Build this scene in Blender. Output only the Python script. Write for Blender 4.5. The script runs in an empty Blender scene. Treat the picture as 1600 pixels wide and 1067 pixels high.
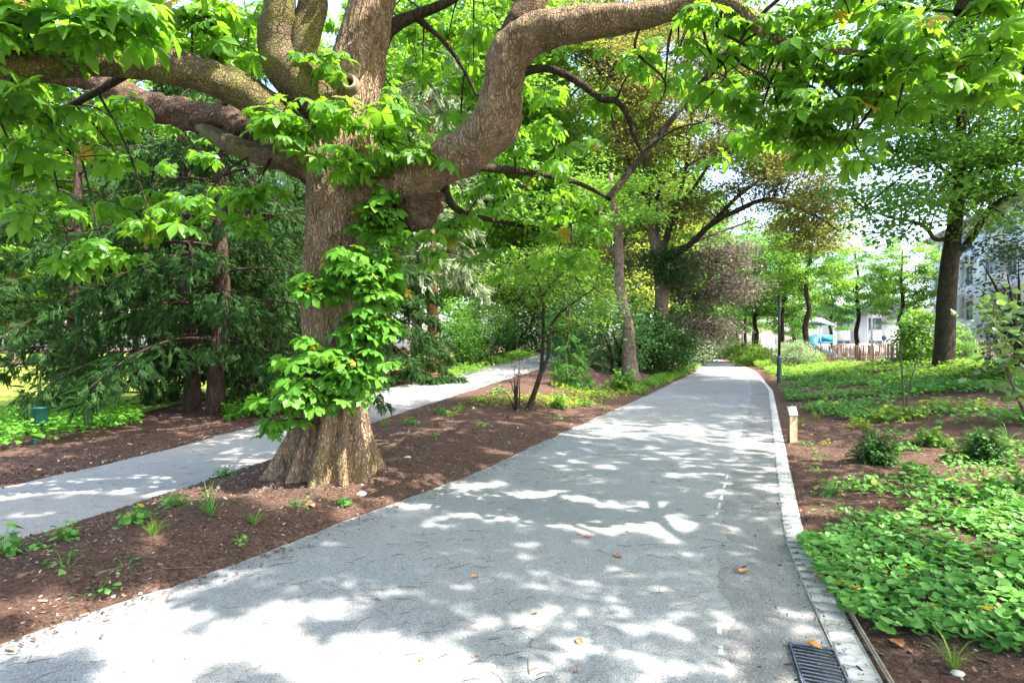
import bpy, math, random
import numpy as np
from mathutils import Vector, noise as mnoise

random.seed(7)
R = np.random.default_rng(11)
scene = bpy.context.scene
COL = scene.collection
F, H0, CX, HY = 889.0, 1.6, 800.0, 540.0      # focal length in photo pixels, eye height, image centre, horizon row


def P(px, py, d):
    """point seen at a photo pixel, d metres ahead"""
    return np.array([(px - CX) / F * d, d, H0 + (HY - py) / F * d])


def sm(t):
    t = np.clip(t, 0, 1)
    return t * t * (3 - 2 * t)


def nz(v):
    return v / np.maximum(np.linalg.norm(v, axis=-1, keepdims=True), 1e-9)


# ------------------------------------------------------------------ ground plan
YR = [-8, 2.73, 4.59, 9.36, 20.3, 35.5, 57, 79, 100, 130]
XR_ = [-1.6, 1.76, 2.36, 4.47, 9.3, 15.2, 22, 26.6, 28, 24]
YL = [-8, 3.09, 3.95, 5.27, 6.94, 12.4, 17.8, 35.5, 64.6, 100, 130]
XL_ = [-6.6, -2.78, -2.05, -1.45, -.5, 1.8, 4.2, 11.6, 20.3, 24, 20]
YSL = [-8, 4, 6.3, 8, 10.8, 15, 19, 24, 30, 36, 45, 60, 130]
XSL = [-6.8, -6.1, -5.75, -5.4, -4.9, -4.1, -2.9, -1.35, .6, 2.6, 5.5, 8, 8]
YSR = [-8, 3, 4.6, 5.5, 7.7, 12, 17, 22, 28, 36, 45, 60, 130]
XSR = [-5.0, -4.35, -4.1, -3.85, -3.5, -2.6, -.96, .6, 2.5, 5, 8, 10.5, 10.5]
ZLY, ZLZ = [-8, 9, 12, 17, 24, 35, 45, 70, 130], [0, 0, .1, .36, .64, 1.3, 1.6, 1.7, 1.7]


def smooth_interp(xs, ys):
    g = np.linspace(-8, 130, 1381)
    v = np.interp(g, xs, ys)
    k = np.hanning(23); k /= k.sum()
    vp = np.concatenate([np.full(11, v[0]) + (np.arange(-11, 0) * (v[1] - v[0])), v, np.full(11, v[-1])])
    return g, np.convolve(vp, k, 'valid')


_r, _l, _sl, _sr, _zl = [smooth_interp(a, b) for a, b in ((YR, XR_), (YL, XL_), (YSL, XSL), (YSR, XSR), (ZLY, ZLZ))]
xr = lambda y: np.interp(y, *_r)
xl = lambda y: np.interp(y, *_l)
xsl = lambda y: np.interp(y, *_sl)
xsr = lambda y: np.interp(y, *_sr)
zl = lambda y: np.interp(y, *_zl)


def hgt(x, y):
    x = np.asarray(x, float); y = np.asarray(y, float)
    a, b, c, e, z = xr(y), xl(y), xsr(y), xsl(y), zl(y)
    s = x - a
    right = .8 * sm(s / 7) * sm((y - 3) / 12) * (1 - .6 * sm((y - 26) / 20)) + .05 * sm(s / 1.2) * (s > 0)
    t = np.clip((b - x) / np.maximum(b - c, .3), 0, 1)
    left = z * sm(t) + .16 * np.sin(np.pi * t) * (1 - .6 * sm((y - 12) / 10))
    far = z * (1 - .6 * sm((e - x) / 12)) - .25 * sm((e - x - 2) / 6)
    out = np.where(x > b, right, np.where(x > c, left, np.where(x > e, z, far)))
    return out


def path_dip(x, y):
    """ground sits a little below the two path surfaces"""
    e1 = np.minimum(x - xl(y), xr(y) - x)
    e2 = np.minimum(x - xsl(y), xsr(y) - x)
    return np.maximum(sm((e1 + .10) / .2), sm((e2 + .10) / .2))


def ground_at(px, py):
    d = np.concatenate([np.arange(1.5, 30, .02), np.arange(30, 160, .2)])
    p = np.stack([(px - CX) / F * d, d, H0 + (HY - py) / F * d], 1)
    g = hgt(p[:, 0], p[:, 1])
    i = np.argmax(p[:, 2] <= g)
    if p[i, 2] > g[i]:
        i = len(d) - 1
    return np.array([p[i, 0], p[i, 1], g[i]])


# ------------------------------------------------------------------ mesh buffer
class Buf:
    def __init__(s):
        s.v, s.t, s.q, s.var, s.n = [], [], [], [], 0
        s.tm, s.qm = [], []

    def add(s, v, tris=None, quads=None, var=0.5, m=0):
        v = np.asarray(v, float).reshape(-1, 3)
        if tris is not None and len(tris):
            tt = np.asarray(tris, int).reshape(-1, 3); s.t.append(tt + s.n); s.tm.append(np.full(len(tt), m))
        if quads is not None and len(quads):
            qq = np.asarray(quads, int).reshape(-1, 4); s.q.append(qq + s.n); s.qm.append(np.full(len(qq), m))
        s.var.append(np.broadcast_to(np.asarray(var, float), (len(v),)).copy())
        s.v.append(v); s.n += len(v)

    def leaves(s, tmpl, pos, tip, nrm, size, var):
        tv, tf = tmpl
        n = len(pos)
        if n == 0: return
        x = nz(tip); z = nz(nrm - (nrm * x).sum(1, keepdims=True) * x); y = np.cross(z, x)
        M = np.stack([x, y, z], 2)
        sz = np.asarray(size, float)
        if sz.ndim == 0: sz = np.full(n, float(sz))
        v = np.einsum('nij,kj->nki', M, tv) * sz[:, None, None] + pos[:, None, :]
        f = tf[None] + (np.arange(n) * len(tv))[:, None, None]
        s.add(v.reshape(-1, 3), f.reshape(-1, 3), None, np.repeat(var, len(tv)))

    def tube(s, pts, rad, sides=8, per=4, amp=0., freq=3., var=.5, cap=True):
        pts = np.asarray(pts, float); rad = np.asarray(rad, float)
        if rad.ndim == 0: rad = np.linspace(float(rad), float(rad) * .3, len(pts))
        if per > 1 and len(pts) > 2:
            pts, rad = spline(pts, rad, per)
        m = len(pts)
        tg = nz(np.gradient(pts, axis=0))
        ref = np.array([0, 0, 1.]) if abs(tg[0][2]) < .9 else np.array([1., 0, 0])
        u = nz(np.cross(tg[0], ref)); U = [u]
        for i in range(1, m):
            u = u - tg[i] * (u @ tg[i]); u = u / max(np.linalg.norm(u), 1e-9); U.append(u)
        U = np.array(U); W = np.cross(tg, U)
        a = np.arange(sides) / sides * 2 * np.pi
        ring = np.cos(a)[None, :, None] * U[:, None] + np.sin(a)[None, :, None] * W[:, None]
        rr = np.repeat(rad[:, None], sides, 1)
        if amp:
            base = pts[:, None] + ring * rr[..., None]
            for i in range(m):
                for j in range(sides):
                    q = Vector(base[i, j])
                    rr[i, j] *= 1 + amp * (mnoise.noise(q * freq) + .5 * mnoise.noise(q * freq * 2.3))
        v = pts[:, None] + ring * rr[..., None]
        v = v.reshape(-1, 3)
        i, j = np.meshgrid(np.arange(m - 1), np.arange(sides), indexing='ij')
        k = (j + 1) % sides
        q = np.stack([i * sides + j, i * sides + k, (i + 1) * sides + k, (i + 1) * sides + j], -1).reshape(-1, 4)
        tr = None
        if cap:
            v = np.vstack([v, pts[-1:] + tg[-1:] * rad[-1] * .5])
            e = (m - 1) * sides
            tr = [(e + jj, e + (jj + 1) % sides, m * sides) for jj in range(sides)]
        s.add(v, tr, q, var)

    def box(s, lo, hi, var=.5, bev=0., M=None, off=None, m=0):
        lo = np.asarray(lo, float); hi = np.asarray(hi, float)
        if bev <= 0:
            v = np.array([[x, y, z] for x in (lo[0], hi[0]) for y in (lo[1], hi[1]) for z in (lo[2], hi[2])])
            q = [(0, 1, 3, 2), (4, 6, 7, 5), (0, 4, 5, 1), (2, 3, 7, 6), (0, 2, 6, 4), (1, 5, 7, 3)]
            tr = None
        else:
            b = min(bev, (hi - lo).min() * .45); v = []; idx = {}
            for sx in (0, 1):
                for sy in (0, 1):
                    for sz in (0, 1):
                        c = np.array([lo[0], lo[1], lo[2]]) * (1 - np.array([sx, sy, sz])) + hi * np.array([sx, sy, sz])
                        inn = b * (1 - 2 * np.array([sx, sy, sz]))
                        for ax in range(3):
                            p = c + inn; p[ax] = c[ax]
                            idx[(sx, sy, sz, ax)] = len(v); v.append(p)
            q = []; tr = []
            for ax in range(3):
                o = [k for k in range(3) if k != ax]
                for sd in (0, 1):
                    cyc = []
                    for (p0, p1) in ((0, 0), (1, 0), (1, 1), (0, 1)):
                        k = [0, 0, 0]; k[ax] = sd; k[o[0]] = p0; k[o[1]] = p1
                        cyc.append(idx[tuple(k) + (ax,)])
                    q.append(cyc if (sd == 1) == (ax != 1) else cyc[::-1])
            for ax in range(3):
                o = [k for k in range(3) if k != ax]
                for p0 in (0, 1):
                    for p1 in (0, 1):
                        k0 = [0, 0, 0]; k0[o[0]] = p0; k0[o[1]] = p1; k1 = list(k0); k1[ax] = 1
                        q.append((idx[tuple(k0) + (o[0],)], idx[tuple(k1) + (o[0],)], idx[tuple(k1) + (o[1],)], idx[tuple(k0) + (o[1],)]))
            for sx in (0, 1):
                for sy in (0, 1):
                    for sz in (0, 1):
                        tr.append([idx[(sx, sy, sz, a)] for a in range(3)])
        v = np.asarray(v, float)
        if M is not None: v = v @ np.asarray(M, float).T
        if off is not None: v = v + np.asarray(off, float)
        s.add(v, tr, q, var, m)

    def mesh(s, name, mats, origin=(0, 0, 0), smooth=False):
        me = bpy.data.meshes.new(name)
        if not s.v:
            return me
        v = np.concatenate(s.v) - np.asarray(origin, float)
        t = np.concatenate(s.t) if s.t else np.zeros((0, 3), int)
        q = np.concatenate(s.q) if s.q else np.zeros((0, 4), int)
        me.vertices.add(len(v)); me.vertices.foreach_set('co', v.astype(np.float32).ravel())
        loops = np.concatenate([t.ravel(), q.ravel()]).astype(np.int32)
        me.loops.add(len(loops)); me.loops.foreach_set('vertex_index', loops)
        st = np.concatenate([np.arange(len(t)) * 3, len(t) * 3 + np.arange(len(q)) * 4]).astype(np.int32)
        me.polygons.add(len(st)); me.polygons.foreach_set('loop_start', st)
        mi = np.concatenate(([np.concatenate(s.tm)] if s.tm else []) + ([np.concatenate(s.qm)] if s.qm else [])).astype(np.int32)
        at = me.attributes.new('var', 'FLOAT', 'POINT')
        at.data.foreach_set('value', np.concatenate(s.var).astype(np.float32))
        me.update(calc_edges=True)
        if not isinstance(mats, (list, tuple)): mats = [mats]
        for m in mats: me.materials.append(m)
        if len(mats) > 1: me.polygons.foreach_set('material_index', mi)
        if smooth: me.polygons.foreach_set('use_smooth', np.ones(len(st), bool))
        return me

    def build(s, name, mats, parent=None, origin=(0, 0, 0), smooth=False):
        return link(name, s.mesh(name, mats, origin, smooth), parent, origin if parent is None else None)


def link(name, me, parent=None, loc=None):
    o = bpy.data.objects.new(name, me)
    COL.objects.link(o)
    if parent is not None: o.parent = parent
    if loc is not None: o.location = loc
    return o


def tag(o, label, cat, group=None):
    o['label'] = label; o['category'] = cat
    if group: o['group'] = group
    return o


def thing(name, label, cat, loc=(0, 0, 0), rz=0., group=None, sc=1.):
    o = bpy.data.objects.new(name, None); COL.objects.link(o)
    o.empty_display_size = .2
    o.location = loc; o.rotation_euler = (0, 0, rz); o.scale = (sc, sc, sc) if np.isscalar(sc) else sc
    return tag(o, label, cat, group)


def setting(o, kind='structure', label=None):
    o['kind'] = kind
    if label: o['label'] = label
    return o


def spline(pts, rad, per):
    p = np.vstack([2 * pts[0] - pts[1], pts, 2 * pts[-1] - pts[-2]])
    r = np.concatenate([[rad[0]], rad, [rad[-1]]])
    out, ro = [], []
    t = np.linspace(0, 1, per, endpoint=False)[:, None]
    for i in range(1, len(p) - 2):
        a, b, c, d = p[i - 1], p[i], p[i + 1], p[i + 2]
        out.append(.5 * (2 * b + (c - a) * t + (2 * a - 5 * b + 4 * c - d) * t ** 2 + (3 * b - a - 3 * c + d) * t ** 3))
        ro.append(r[i] + (r[i + 1] - r[i]) * sm(t[:, 0]))
    return np.vstack(out + [pts[-1:]]), np.concatenate(ro + [rad[-1:]])


# ------------------------------------------------------------------ materials
def new_mat(name):
    m = bpy.data.materials.new(name); m.use_nodes = True
    nt = m.node_tree; nt.nodes.clear()
    return m, nt


def nd(nt, typ, ins=None, **props):
    n = nt.nodes.new(typ)
    for k, v in props.items(): setattr(n, k, v)
    for k, v in (ins or {}).items():
        if isinstance(v, bpy.types.NodeSocket): nt.links.new(v, n.inputs[k])
        else: n.inputs[k].default_value = v
    return n


def rgba(c): return (c[0], c[1], c[2], 1.)


def ramp(nt, fac, stops):
    n = nd(nt, 'ShaderNodeValToRGB', {'Fac': fac})
    cr = n.color_ramp
    while len(cr.elements) > 1: cr.elements.remove(cr.elements[-1])
    cr.elements[0].position = stops[0][0]; cr.elements[0].color = rgba(stops[0][1])
    for p, c in stops[1:]:
        e = cr.elements.new(p); e.color = rgba(c)
    return n.outputs['Color']


def noise(nt, co, scale, detail=4., rough=.55, vec=None):
    return nd(nt, 'ShaderNodeTexNoise', {'Vector': co, 'Scale': scale, 'Detail': detail, 'Roughness': rough}).outputs['Fac']


def mixc(nt, f, a, b, blend='MIX'):
    n = nd(nt, 'ShaderNodeMix', data_type='RGBA', blend_type=blend)
    for k, v in ((0, f), (6, a), (7, b)):
        if isinstance(v, bpy.types.NodeSocket): nt.links.new(v, n.inputs[k])
        else: n.inputs[k].default_value = v if k == 0 else rgba(v)
    return n.outputs[2]


def math_(nt, op, a, b=0., c=0.):
    n = nd(nt, 'ShaderNodeMath', operation=op)
    for i, v in enumerate((a, b, c)):
        if isinstance(v, bpy.types.NodeSocket): nt.links.new(v, n.inputs[i])
        else: n.inputs[i].default_value = v
    return n.outputs[0]


def finish(nt, sh):
    o = nt.nodes.new('ShaderNodeOutputMaterial'); nt.links.new(sh, o.inputs['Surface'])


def principled(nt, col, rough=.8, bump=None, strength=.5, dist=.01, spec=.3, metal=0.):
    n = nd(nt, 'ShaderNodeBsdfPrincipled', {'Roughness': rough, 'Metallic': metal, 'Specular IOR Level': spec})
    if isinstance(col, bpy.types.NodeSocket): nt.links.new(col, n.inputs['Base Color'])
    else: n.inputs['Base Color'].default_value = rgba(col)
    if bump is not None:
        b = nd(nt, 'ShaderNodeBump', {'Height': bump, 'Strength': strength, 'Distance': dist})
        nt.links.new(b.outputs[0], n.inputs['Normal'])
    return n.outputs[0]


def ocoord(nt): return nd(nt, 'ShaderNodeTexCoord').outputs['Object']


def gpos(nt): return nd(nt, 'ShaderNodeNewGeometry').outputs['Position']


def scaled(nt, co, s):
    return nd(nt, 'ShaderNodeMapping', {'Vector': co, 'Scale': s}).outputs[0]


def leaf_mat(name, dark, light, trans, tr=.45, spec=.5, rough=.42, old=None):
    m, nt = new_mat(name)
    a = nd(nt, 'ShaderNodeAttribute', attribute_name='var').outputs['Fac']
    stops = [(0., dark), (.9, light)]
    tst = [(0., [c * .7 for c in trans]), (.9, trans)]
    if old: stops += [(.97, old), (1., old)]; tst += [(.97, old), (1., old)]
    c = ramp(nt, a, stops); t = ramp(nt, a, tst)
    d = nd(nt, 'ShaderNodeBsdfDiffuse', {'Color': c}).outputs[0]
    tl = nd(nt, 'ShaderNodeBsdfTranslucent', {'Color': t}).outputs[0]
    mx = nd(nt, 'ShaderNodeMixShader', {0: tr, 1: d, 2: tl}).outputs[0]
    g = nd(nt, 'ShaderNodeBsdfGlossy', {'Roughness': rough, 'Color': (1, 1, 1, 1)}).outputs[0]
    f = nd(nt, 'ShaderNodeLayerWeight', {'Blend': .5}).outputs['Facing']
    f = math_(nt, 'MULTIPLY', math_(nt, 'MULTIPLY_ADD', math_(nt, 'POWER', f, 4.), .22, .03), spec)
    finish(nt, nd(nt, 'ShaderNodeMixShader', {0: f, 1: mx, 2: g}).outputs[0])
    return m


def bark_mat(name, dark, mid, light, stretch=(1, 1, .35), crack=9., algae=None, algae_amt=.5, bump=.03, plates=True, nscale=14., moss=None):
    m, nt = new_mat(name)
    co = ocoord(nt)
    w = nd(nt, 'ShaderNodeTexNoise', {'Vector': co, 'Scale': 5., 'Detail': 3.})
    wob = nd(nt, 'ShaderNodeVectorMath', {0: w.outputs['Color'], 'Scale': .09}, operation='SCALE').outputs[0]
    co2 = nd(nt, 'ShaderNodeVectorMath', {0: co, 1: wob}, operation='ADD').outputs[0]
    cs = scaled(nt, co2, stretch)
    vor = nd(nt, 'ShaderNodeTexVoronoi', {'Vector': cs, 'Scale': crack}, feature='DISTANCE_TO_EDGE').outputs['Distance']
    edge = nd(nt, 'ShaderNodeMapRange', {'Value': vor, 'From Min': 0., 'From Max': .10}).outputs[0]
    vor2 = nd(nt, 'ShaderNodeTexVoronoi', {'Vector': cs, 'Scale': crack * 2.7}, feature='DISTANCE_TO_EDGE').outputs['Distance']
    edge2 = nd(nt, 'ShaderNodeMapRange', {'Value': vor2, 'From Min': 0., 'From Max': .16}).outputs[0]
    brk = ramp_f(nt, noise(nt, co, 4.5, 4.), .40, .62)
    edge = math_(nt, 'SUBTRACT', 1., math_(nt, 'MULTIPLY', math_(nt, 'SUBTRACT', 1., edge), brk))
    edge = math_(nt, 'MULTIPLY', edge, math_(nt, 'MULTIPLY_ADD', edge2, .55, .45))
    n1 = noise(nt, cs, nscale, 8., .65)
    n2 = noise(nt, co, 2.2, 4.)
    n3 = noise(nt, co, 60., 3.)
    col = ramp(nt, n1, [(.28, dark), (.5, mid), (.72, light)])
    col = mixc(nt, ramp(nt, n2, [(.35, (0, 0, 0)), (.65, (.6, .6, .6))]), col, mid)
    if plates:
        col = mixc(nt, math_(nt, 'MULTIPLY', math_(nt, 'SUBTRACT', 1., edge), .85), col, [c * .5 for c in dark])
    if algae:
        na = noise(nt, co, 3.1, 5., .6)
        col = mixc(nt, math_(nt, 'MULTIPLY', ramp_f(nt, na, .42, .66), algae_amt), col, algae)
    if moss:
        nzv = nd(nt, 'ShaderNodeSeparateXYZ', {0: nd(nt, 'ShaderNodeNewGeometry').outputs['Normal']}).outputs[2]
        mm = ramp_f(nt, math_(nt, 'ADD', nzv, math_(nt, 'MULTIPLY', math_(nt, 'SUBTRACT', noise(nt, co, 9., 6., .7), .5), 2.2)), .15, .6)
        col = mixc(nt, math_(nt, 'MULTIPLY', mm, .85), col, moss)
    hgt_ = math_(nt, 'ADD', math_(nt, 'MULTIPLY', n1, .9), math_(nt, 'MULTIPLY', n3, .18))
    if plates: hgt_ = math_(nt, 'ADD', hgt_, math_(nt, 'MULTIPLY', edge, .7))
    finish(nt, principled(nt, col, .9, hgt_, 1., bump, .15))
    return m


def ramp_f(nt, v, a, b):
    return nd(nt, 'ShaderNodeMapRange', {'Value': v, 'From Min': a, 'From Max': b}).outputs[0]


def plain(name, col, rough=.6, metal=0., nscale=20., var=.15, bump=.002, spec=.4):
    m, nt = new_mat(name)
    n = noise(nt, ocoord(nt), nscale, 5.)
    c = ramp(nt, n, [(.3, [x * (1 - var) for x in col]), (.7, [min(1, x * (1 + var)) for x in col])])
    finish(nt, principled(nt, c, rough, n, .5, bump, spec, metal))
    return m


def ground_mats():
    M = {}
    # gravel path: pale bound grit with dark and white specks
    def gravel(name, base, warm, sc=1.):
        m, nt = new_mat(name); co = gpos(nt)
        n1 = noise(nt, co, 120. * sc, 3., .7)
        n2 = noise(nt, co, 1.1, 6., .6)
        n4 = noise(nt, co, 14., 5., .7)
        v = nd(nt, 'ShaderNodeTexVoronoi', {'Vector': co, 'Scale': 190. * sc})
        c = ramp(nt, n1, [(.3, [x * .5 for x in base]), (.47, base), (.6, [x * 1.22 for x in base]), (.72, [min(.8, x * 1.7) for x in base])])
        c = mixc(nt, ramp_f(nt, n2, .45, .75), c, mixc(nt, .7, c, warm))
        n6 = noise(nt, co, .55, 9., .68); n7 = noise(nt, scaled(nt, co, (3.2, .5, 1.)), 1.3, 6., .6)
        c = mixc(nt, math_(nt, 'MULTIPLY', ramp_f(nt, n6, .5, .66), .38), c, [x * .62 for x in base])
        c = mixc(nt, math_(nt, 'MULTIPLY', ramp_f(nt, n7, .52, .7), .4), c, [min(1, x * 1.3) for x in base])
        c = mixc(nt, math_(nt, 'MULTIPLY', ramp_f(nt, n4, .52, .8), .5), c, [x * .6 for x in base])
        sp = nd(nt, 'ShaderNodeSeparateColor', {0: v.outputs['Color']}).outputs[0]
        c = mixc(nt, math_(nt, 'MULTIPLY', math_(nt, 'GREATER_THAN', sp, .93), .75), c, (.09, .085, .08))
        c = mixc(nt, math_(nt, 'MULTIPLY', math_(nt, 'LESS_THAN', sp, .06), .5), c, (.55, .54, .53))
        b = math_(nt, 'ADD', n1, math_(nt, 'MULTIPLY', v.outputs['Distance'], -.6))
        finish(nt, principled(nt, c, .9, b, .7, .006, .2))
        return m
    M['path'] = gravel('path_grit', (.238, .245, .25), (.285, .268, .246))
    M['side'] = gravel('side_path_grit', (.275, .268, .258), (.33, .28, .235))
    M['gutter'] = gravel('gutter_grit', (.215, .218, .22), (.14, .115, .10))
    # mulch soil
    m, nt = new_mat('mulch_soil'); co = gpos(nt)
    n1 = noise(nt, co, 42., 6., .75); n2 = noise(nt, co, 2.2, 5.); n3 = noise(nt, co, 150., 2.)
    n5 = noise(nt, co, 11., 5., .7)
    c = ramp(nt, n1, [(.3, (.022, .012, .010)), (.5, (.112, .066, .05)), (.64, (.22, .142, .112)), (.76, (.37, .28, .23))])
    c = mixc(nt, math_(nt, 'MULTIPLY', ramp_f(nt, n5, .48, .7), .6), c, (.03, .019, .016))
    c = mixc(nt, ramp_f(nt, n2, .4, .7), c, mixc(nt, .5, c, (.16, .085, .06)))
    b = math_(nt, 'ADD', n1, math_(nt, 'MULTIPLY', n3, .4))
    finish(nt, principled(nt, c, .95, b, 1., .03, .1)); M['soil'] = m
    # lawn
    m, nt = new_mat('lawn'); co = gpos(nt)
    n1 = noise(nt, co, 30., 6., .7); n2 = noise(nt, co, .5, 5.)
    c = ramp(nt, n1, [(.3, (.10, .15, .02)), (.55, (.24, .33, .045)), (.75, (.36, .43, .08))])
    c = mixc(nt, ramp_f(nt, n2, .4, .7), c, mixc(nt, .5, c, (.3, .28, .09)))
    finish(nt, principled(nt, c, .9, n1, 1., .06, .1)); M['lawn'] = m
    M['kerb'] = plain('kerb_stone', (.50, .485, .46), .85, 0, 26., .34, .006, .2)
    M['street'] = plain('street', (.3, .3, .3), .9, 0, 8., .2)
    return M


GM = ground_mats()
CH_LEAF = leaf_mat('chestnut_leaf', (.038, .135, .014), (.128, .285, .03), (.32, .63, .034), .52, .55, .4, (.42, .30, .03))
CH_SPR = leaf_mat('sprout_leaf', (.05, .17, .016), (.135, .315, .034), (.21, .49, .035), .4, .45, .42, (.45, .33, .03))
BEECH = leaf_mat('beech_leaf', (.075, .085, .028), (.23, .225, .075), (.44, .42, .09), .42, .5, .4)
COPPER = leaf_mat('copper_leaf', (.06, .052, .046), (.185, .155, .14), (.24, .19, .13), .35, .5, .4)
IVY = leaf_mat('ivy_leaf', (.035, .075, .025), (.09, .15, .05), (.10, .2, .04), .3, .6, .35)
OAK = leaf_mat('oak_leaf', (.04, .14, .02), (.13, .28, .05), (.25, .52, .06), .42, .5, .42)
LIME = leaf_mat('lime_leaf', (.06, .18, .02), (.21, .38, .05), (.33, .60, .06), .42, .45, .45)
YOUNG = leaf_mat('young_leaf', (.085, .18, .02), (.20, .33, .045), (.30, .52, .06), .45, .4, .45)
BLUEG = leaf_mat('maple_leaf', (.06, .18, .06), (.17, .34, .12), (.22, .48, .11), .42, .5, .45)
YEW = leaf_mat('yew_needle', (.016, .050, .012), (.05, .115, .028), (.07, .16, .025), .32, .18, .5)
CYP = leaf_mat('cypress_spray', (.10, .15, .07), (.26, .31, .17), (.2, .3, .1), .3, .4, .5)
DARKS = leaf_mat('dark_shrub_leaf', (.02, .07, .018), (.07, .16, .035), (.09, .22, .03), .35, .25, .45)
HOLLY = leaf_mat('holly_leaf', (.018, .055, .03), (.05, .105, .055), (.04, .1, .03), .2, .9, .28)
PALE = leaf_mat('pale_leaf', (.16, .25, .12), (.36, .43, .25), (.3, .45, .15), .35, .6, .4)
HAZEL = leaf_mat('hazel_leaf', (.10, .19, .08), (.25, .34, .16), (.26, .44, .07), .36, .8, .38, (.3, .3, .06))
GCOV = leaf_mat('ground_cover_leaf', (.05, .19, .03), (.21, .43, .10), (.2, .46, .05), .3, .6, .4, (.42, .36, .05))
HERB = leaf_mat('herb_leaf', (.06, .19, .035), (.19, .40, .08), (.16, .42, .04), .35, .5, .42, (.4, .32, .06))
YHERB = leaf_mat('yellow_herb_leaf', (.16, .25, .02), (.34, .42, .04), (.38, .52, .04), .4, .4, .45, (.42, .2, .05))
GRASSM = leaf_mat('grass_blade', (.08, .18, .02), (.24, .36, .06), (.22, .4, .05), .4, .3, .5, (.4, .34, .15))
NETTLE = leaf_mat('undergrowth_leaf', (.06, .21, .02), (.16, .40, .045), (.2, .48, .03), .4, .4, .45)
SUNNY = leaf_mat('sunny_leaf', (.15, .24, .03), (.38, .46, .08), (.46, .56, .08), .42, .25, .5)

CH_BARK = bark_mat('chestnut_bark', (.15, .09, .055), (.42, .285, .19), (.60, .455, .335), (1, 1, .22), 19., (.24, .21, .06), .45, .06, True, 14., None)
CH_SMOOTH = bark_mat('chestnut_smooth_bark', (.06, .044, .026), (.22, .165, .10), (.38, .30, .20), (1, 1, 1), 15., (.19, .20, .03), .75, .035, True, 11., (.06, .055, .022))
CH_RUG = bark_mat('chestnut_rugged_bark', (.06, .036, .024), (.21, .13, .088), (.42, .28, .19), (1, 1, 1), 17., (.13, .12, .035), .3, .05)
RT_BARK = bark_mat('root_bark', (.06, .038, .028), (.17, .115, .085), (.30, .22, .165), (1, 1, 1), 12., (.09, .052, .04), .8, .03)
DK_BARK = bark_mat('dark_bark', (.022, .017, .012), (.06, .045, .033), (.12, .09, .065), (1, 1, .25), 12., (.07, .07, .03), .3, .03)
GR_BARK = bark_mat('grey_bark', (.07, .055, .042), (.15, .12, .095), (.25, .205, .17), (1, 1, .25), 8., (.12, .13, .05), .3, .02)
PK_BARK = bark_mat('pinkish_bark', (.12, .075, .055), (.28, .195, .155), (.42, .31, .26), (1, 1, .4), 6., None, 0, .02)
OR_BARK = bark_mat('red_cypress_bark', (.13, .065, .035), (.30, .165, .09), (.44, .27, .16), (1, 1, .08), 14., None, 0, .03)
YW_BARK = bark_mat('yew_bark', (.025, .017, .013), (.075, .05, .037), (.145, .10, .075), (1, 1, .12), 10., None, 0, .03)

# ------------------------------------------------------------------ leaf templates
def leaflet(L, w, ang, droop, fold=.12, base=.0, n=2, x0=0.):
    """one folded leaflet (8 verts, 8 tris) lying along ang, widest beyond the middle"""
    xs = [base, .38, .72, 1.]
    ws = [.02, .6, 1., 0.]
    v = []
    for i, (x, ww) in enumerate(zip(xs, ws)):
        z = -droop * x * x
        if i in (0, 3): v.append((x * L, 0, z * L))
        else:
            v += [(x * L, ww * w, (z + fold * ww * .5) * L), (x * L, 0, z * L), (x * L, -ww * w, (z + fold * ww * .5) * L)]
    v = np.array(v); c, s_ = math.cos(ang), math.sin(ang)
    v = np.stack([v[:, 0] * c - v[:, 1] * s_ + x0, v[:, 0] * s_ + v[:, 1] * c, v[:, 2]], 1)
    f = np.array([(0, 2, 1), (0, 3, 2), (1, 2, 5), (1, 5, 4), (2, 3, 6), (2, 6, 5), (4, 5, 7), (5, 6, 7)])
    return v, f


def join(parts):
    vs, fs, n = [], [], 0
    for v, f in parts:
        vs.append(v); fs.append(f + n); n += len(v)
    return np.vstack(vs), np.vstack(fs)


def palmate(seed, lobes=7, droop=.35, w=.17):
    r = random.Random(seed)
    out = []
    angs = np.linspace(-2.05, 2.05, lobes)
    for a in angs:
        L = .56 * (1 - .13 * abs(a)) * r.uniform(.9, 1.08)
        out.append(leaflet(L, L * w * r.uniform(1.25, 1.6), a + r.uniform(-.08, .08), droop * r.uniform(.6, 1.4), .16))
    st = np.array([(0, .006, 0), (0, -.006, 0), (-.34, 0, .03)]), np.array([(0, 1, 2)])
    return join(out + [st])


def palmate_lo(lobes=6):
    out = []
    for a in np.linspace(-1.9, 1.9, lobes):
        L = .56 * (1 - .13 * abs(a)); c, s = math.cos(a), math.sin(a)
        v = np.array([(0, 0, 0), (.68 * L, .22 * L, -.08), (L, 0, -.16), (.68 * L, -.22 * L, -.08)])
        v = np.stack([v[:, 0] * c - v[:, 1] * s, v[:, 0] * s + v[:, 1] * c, v[:, 2]], 1)
        out.append((v, np.array([(0, 1, 2), (0, 2, 3)])))
    return join(out)


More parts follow.
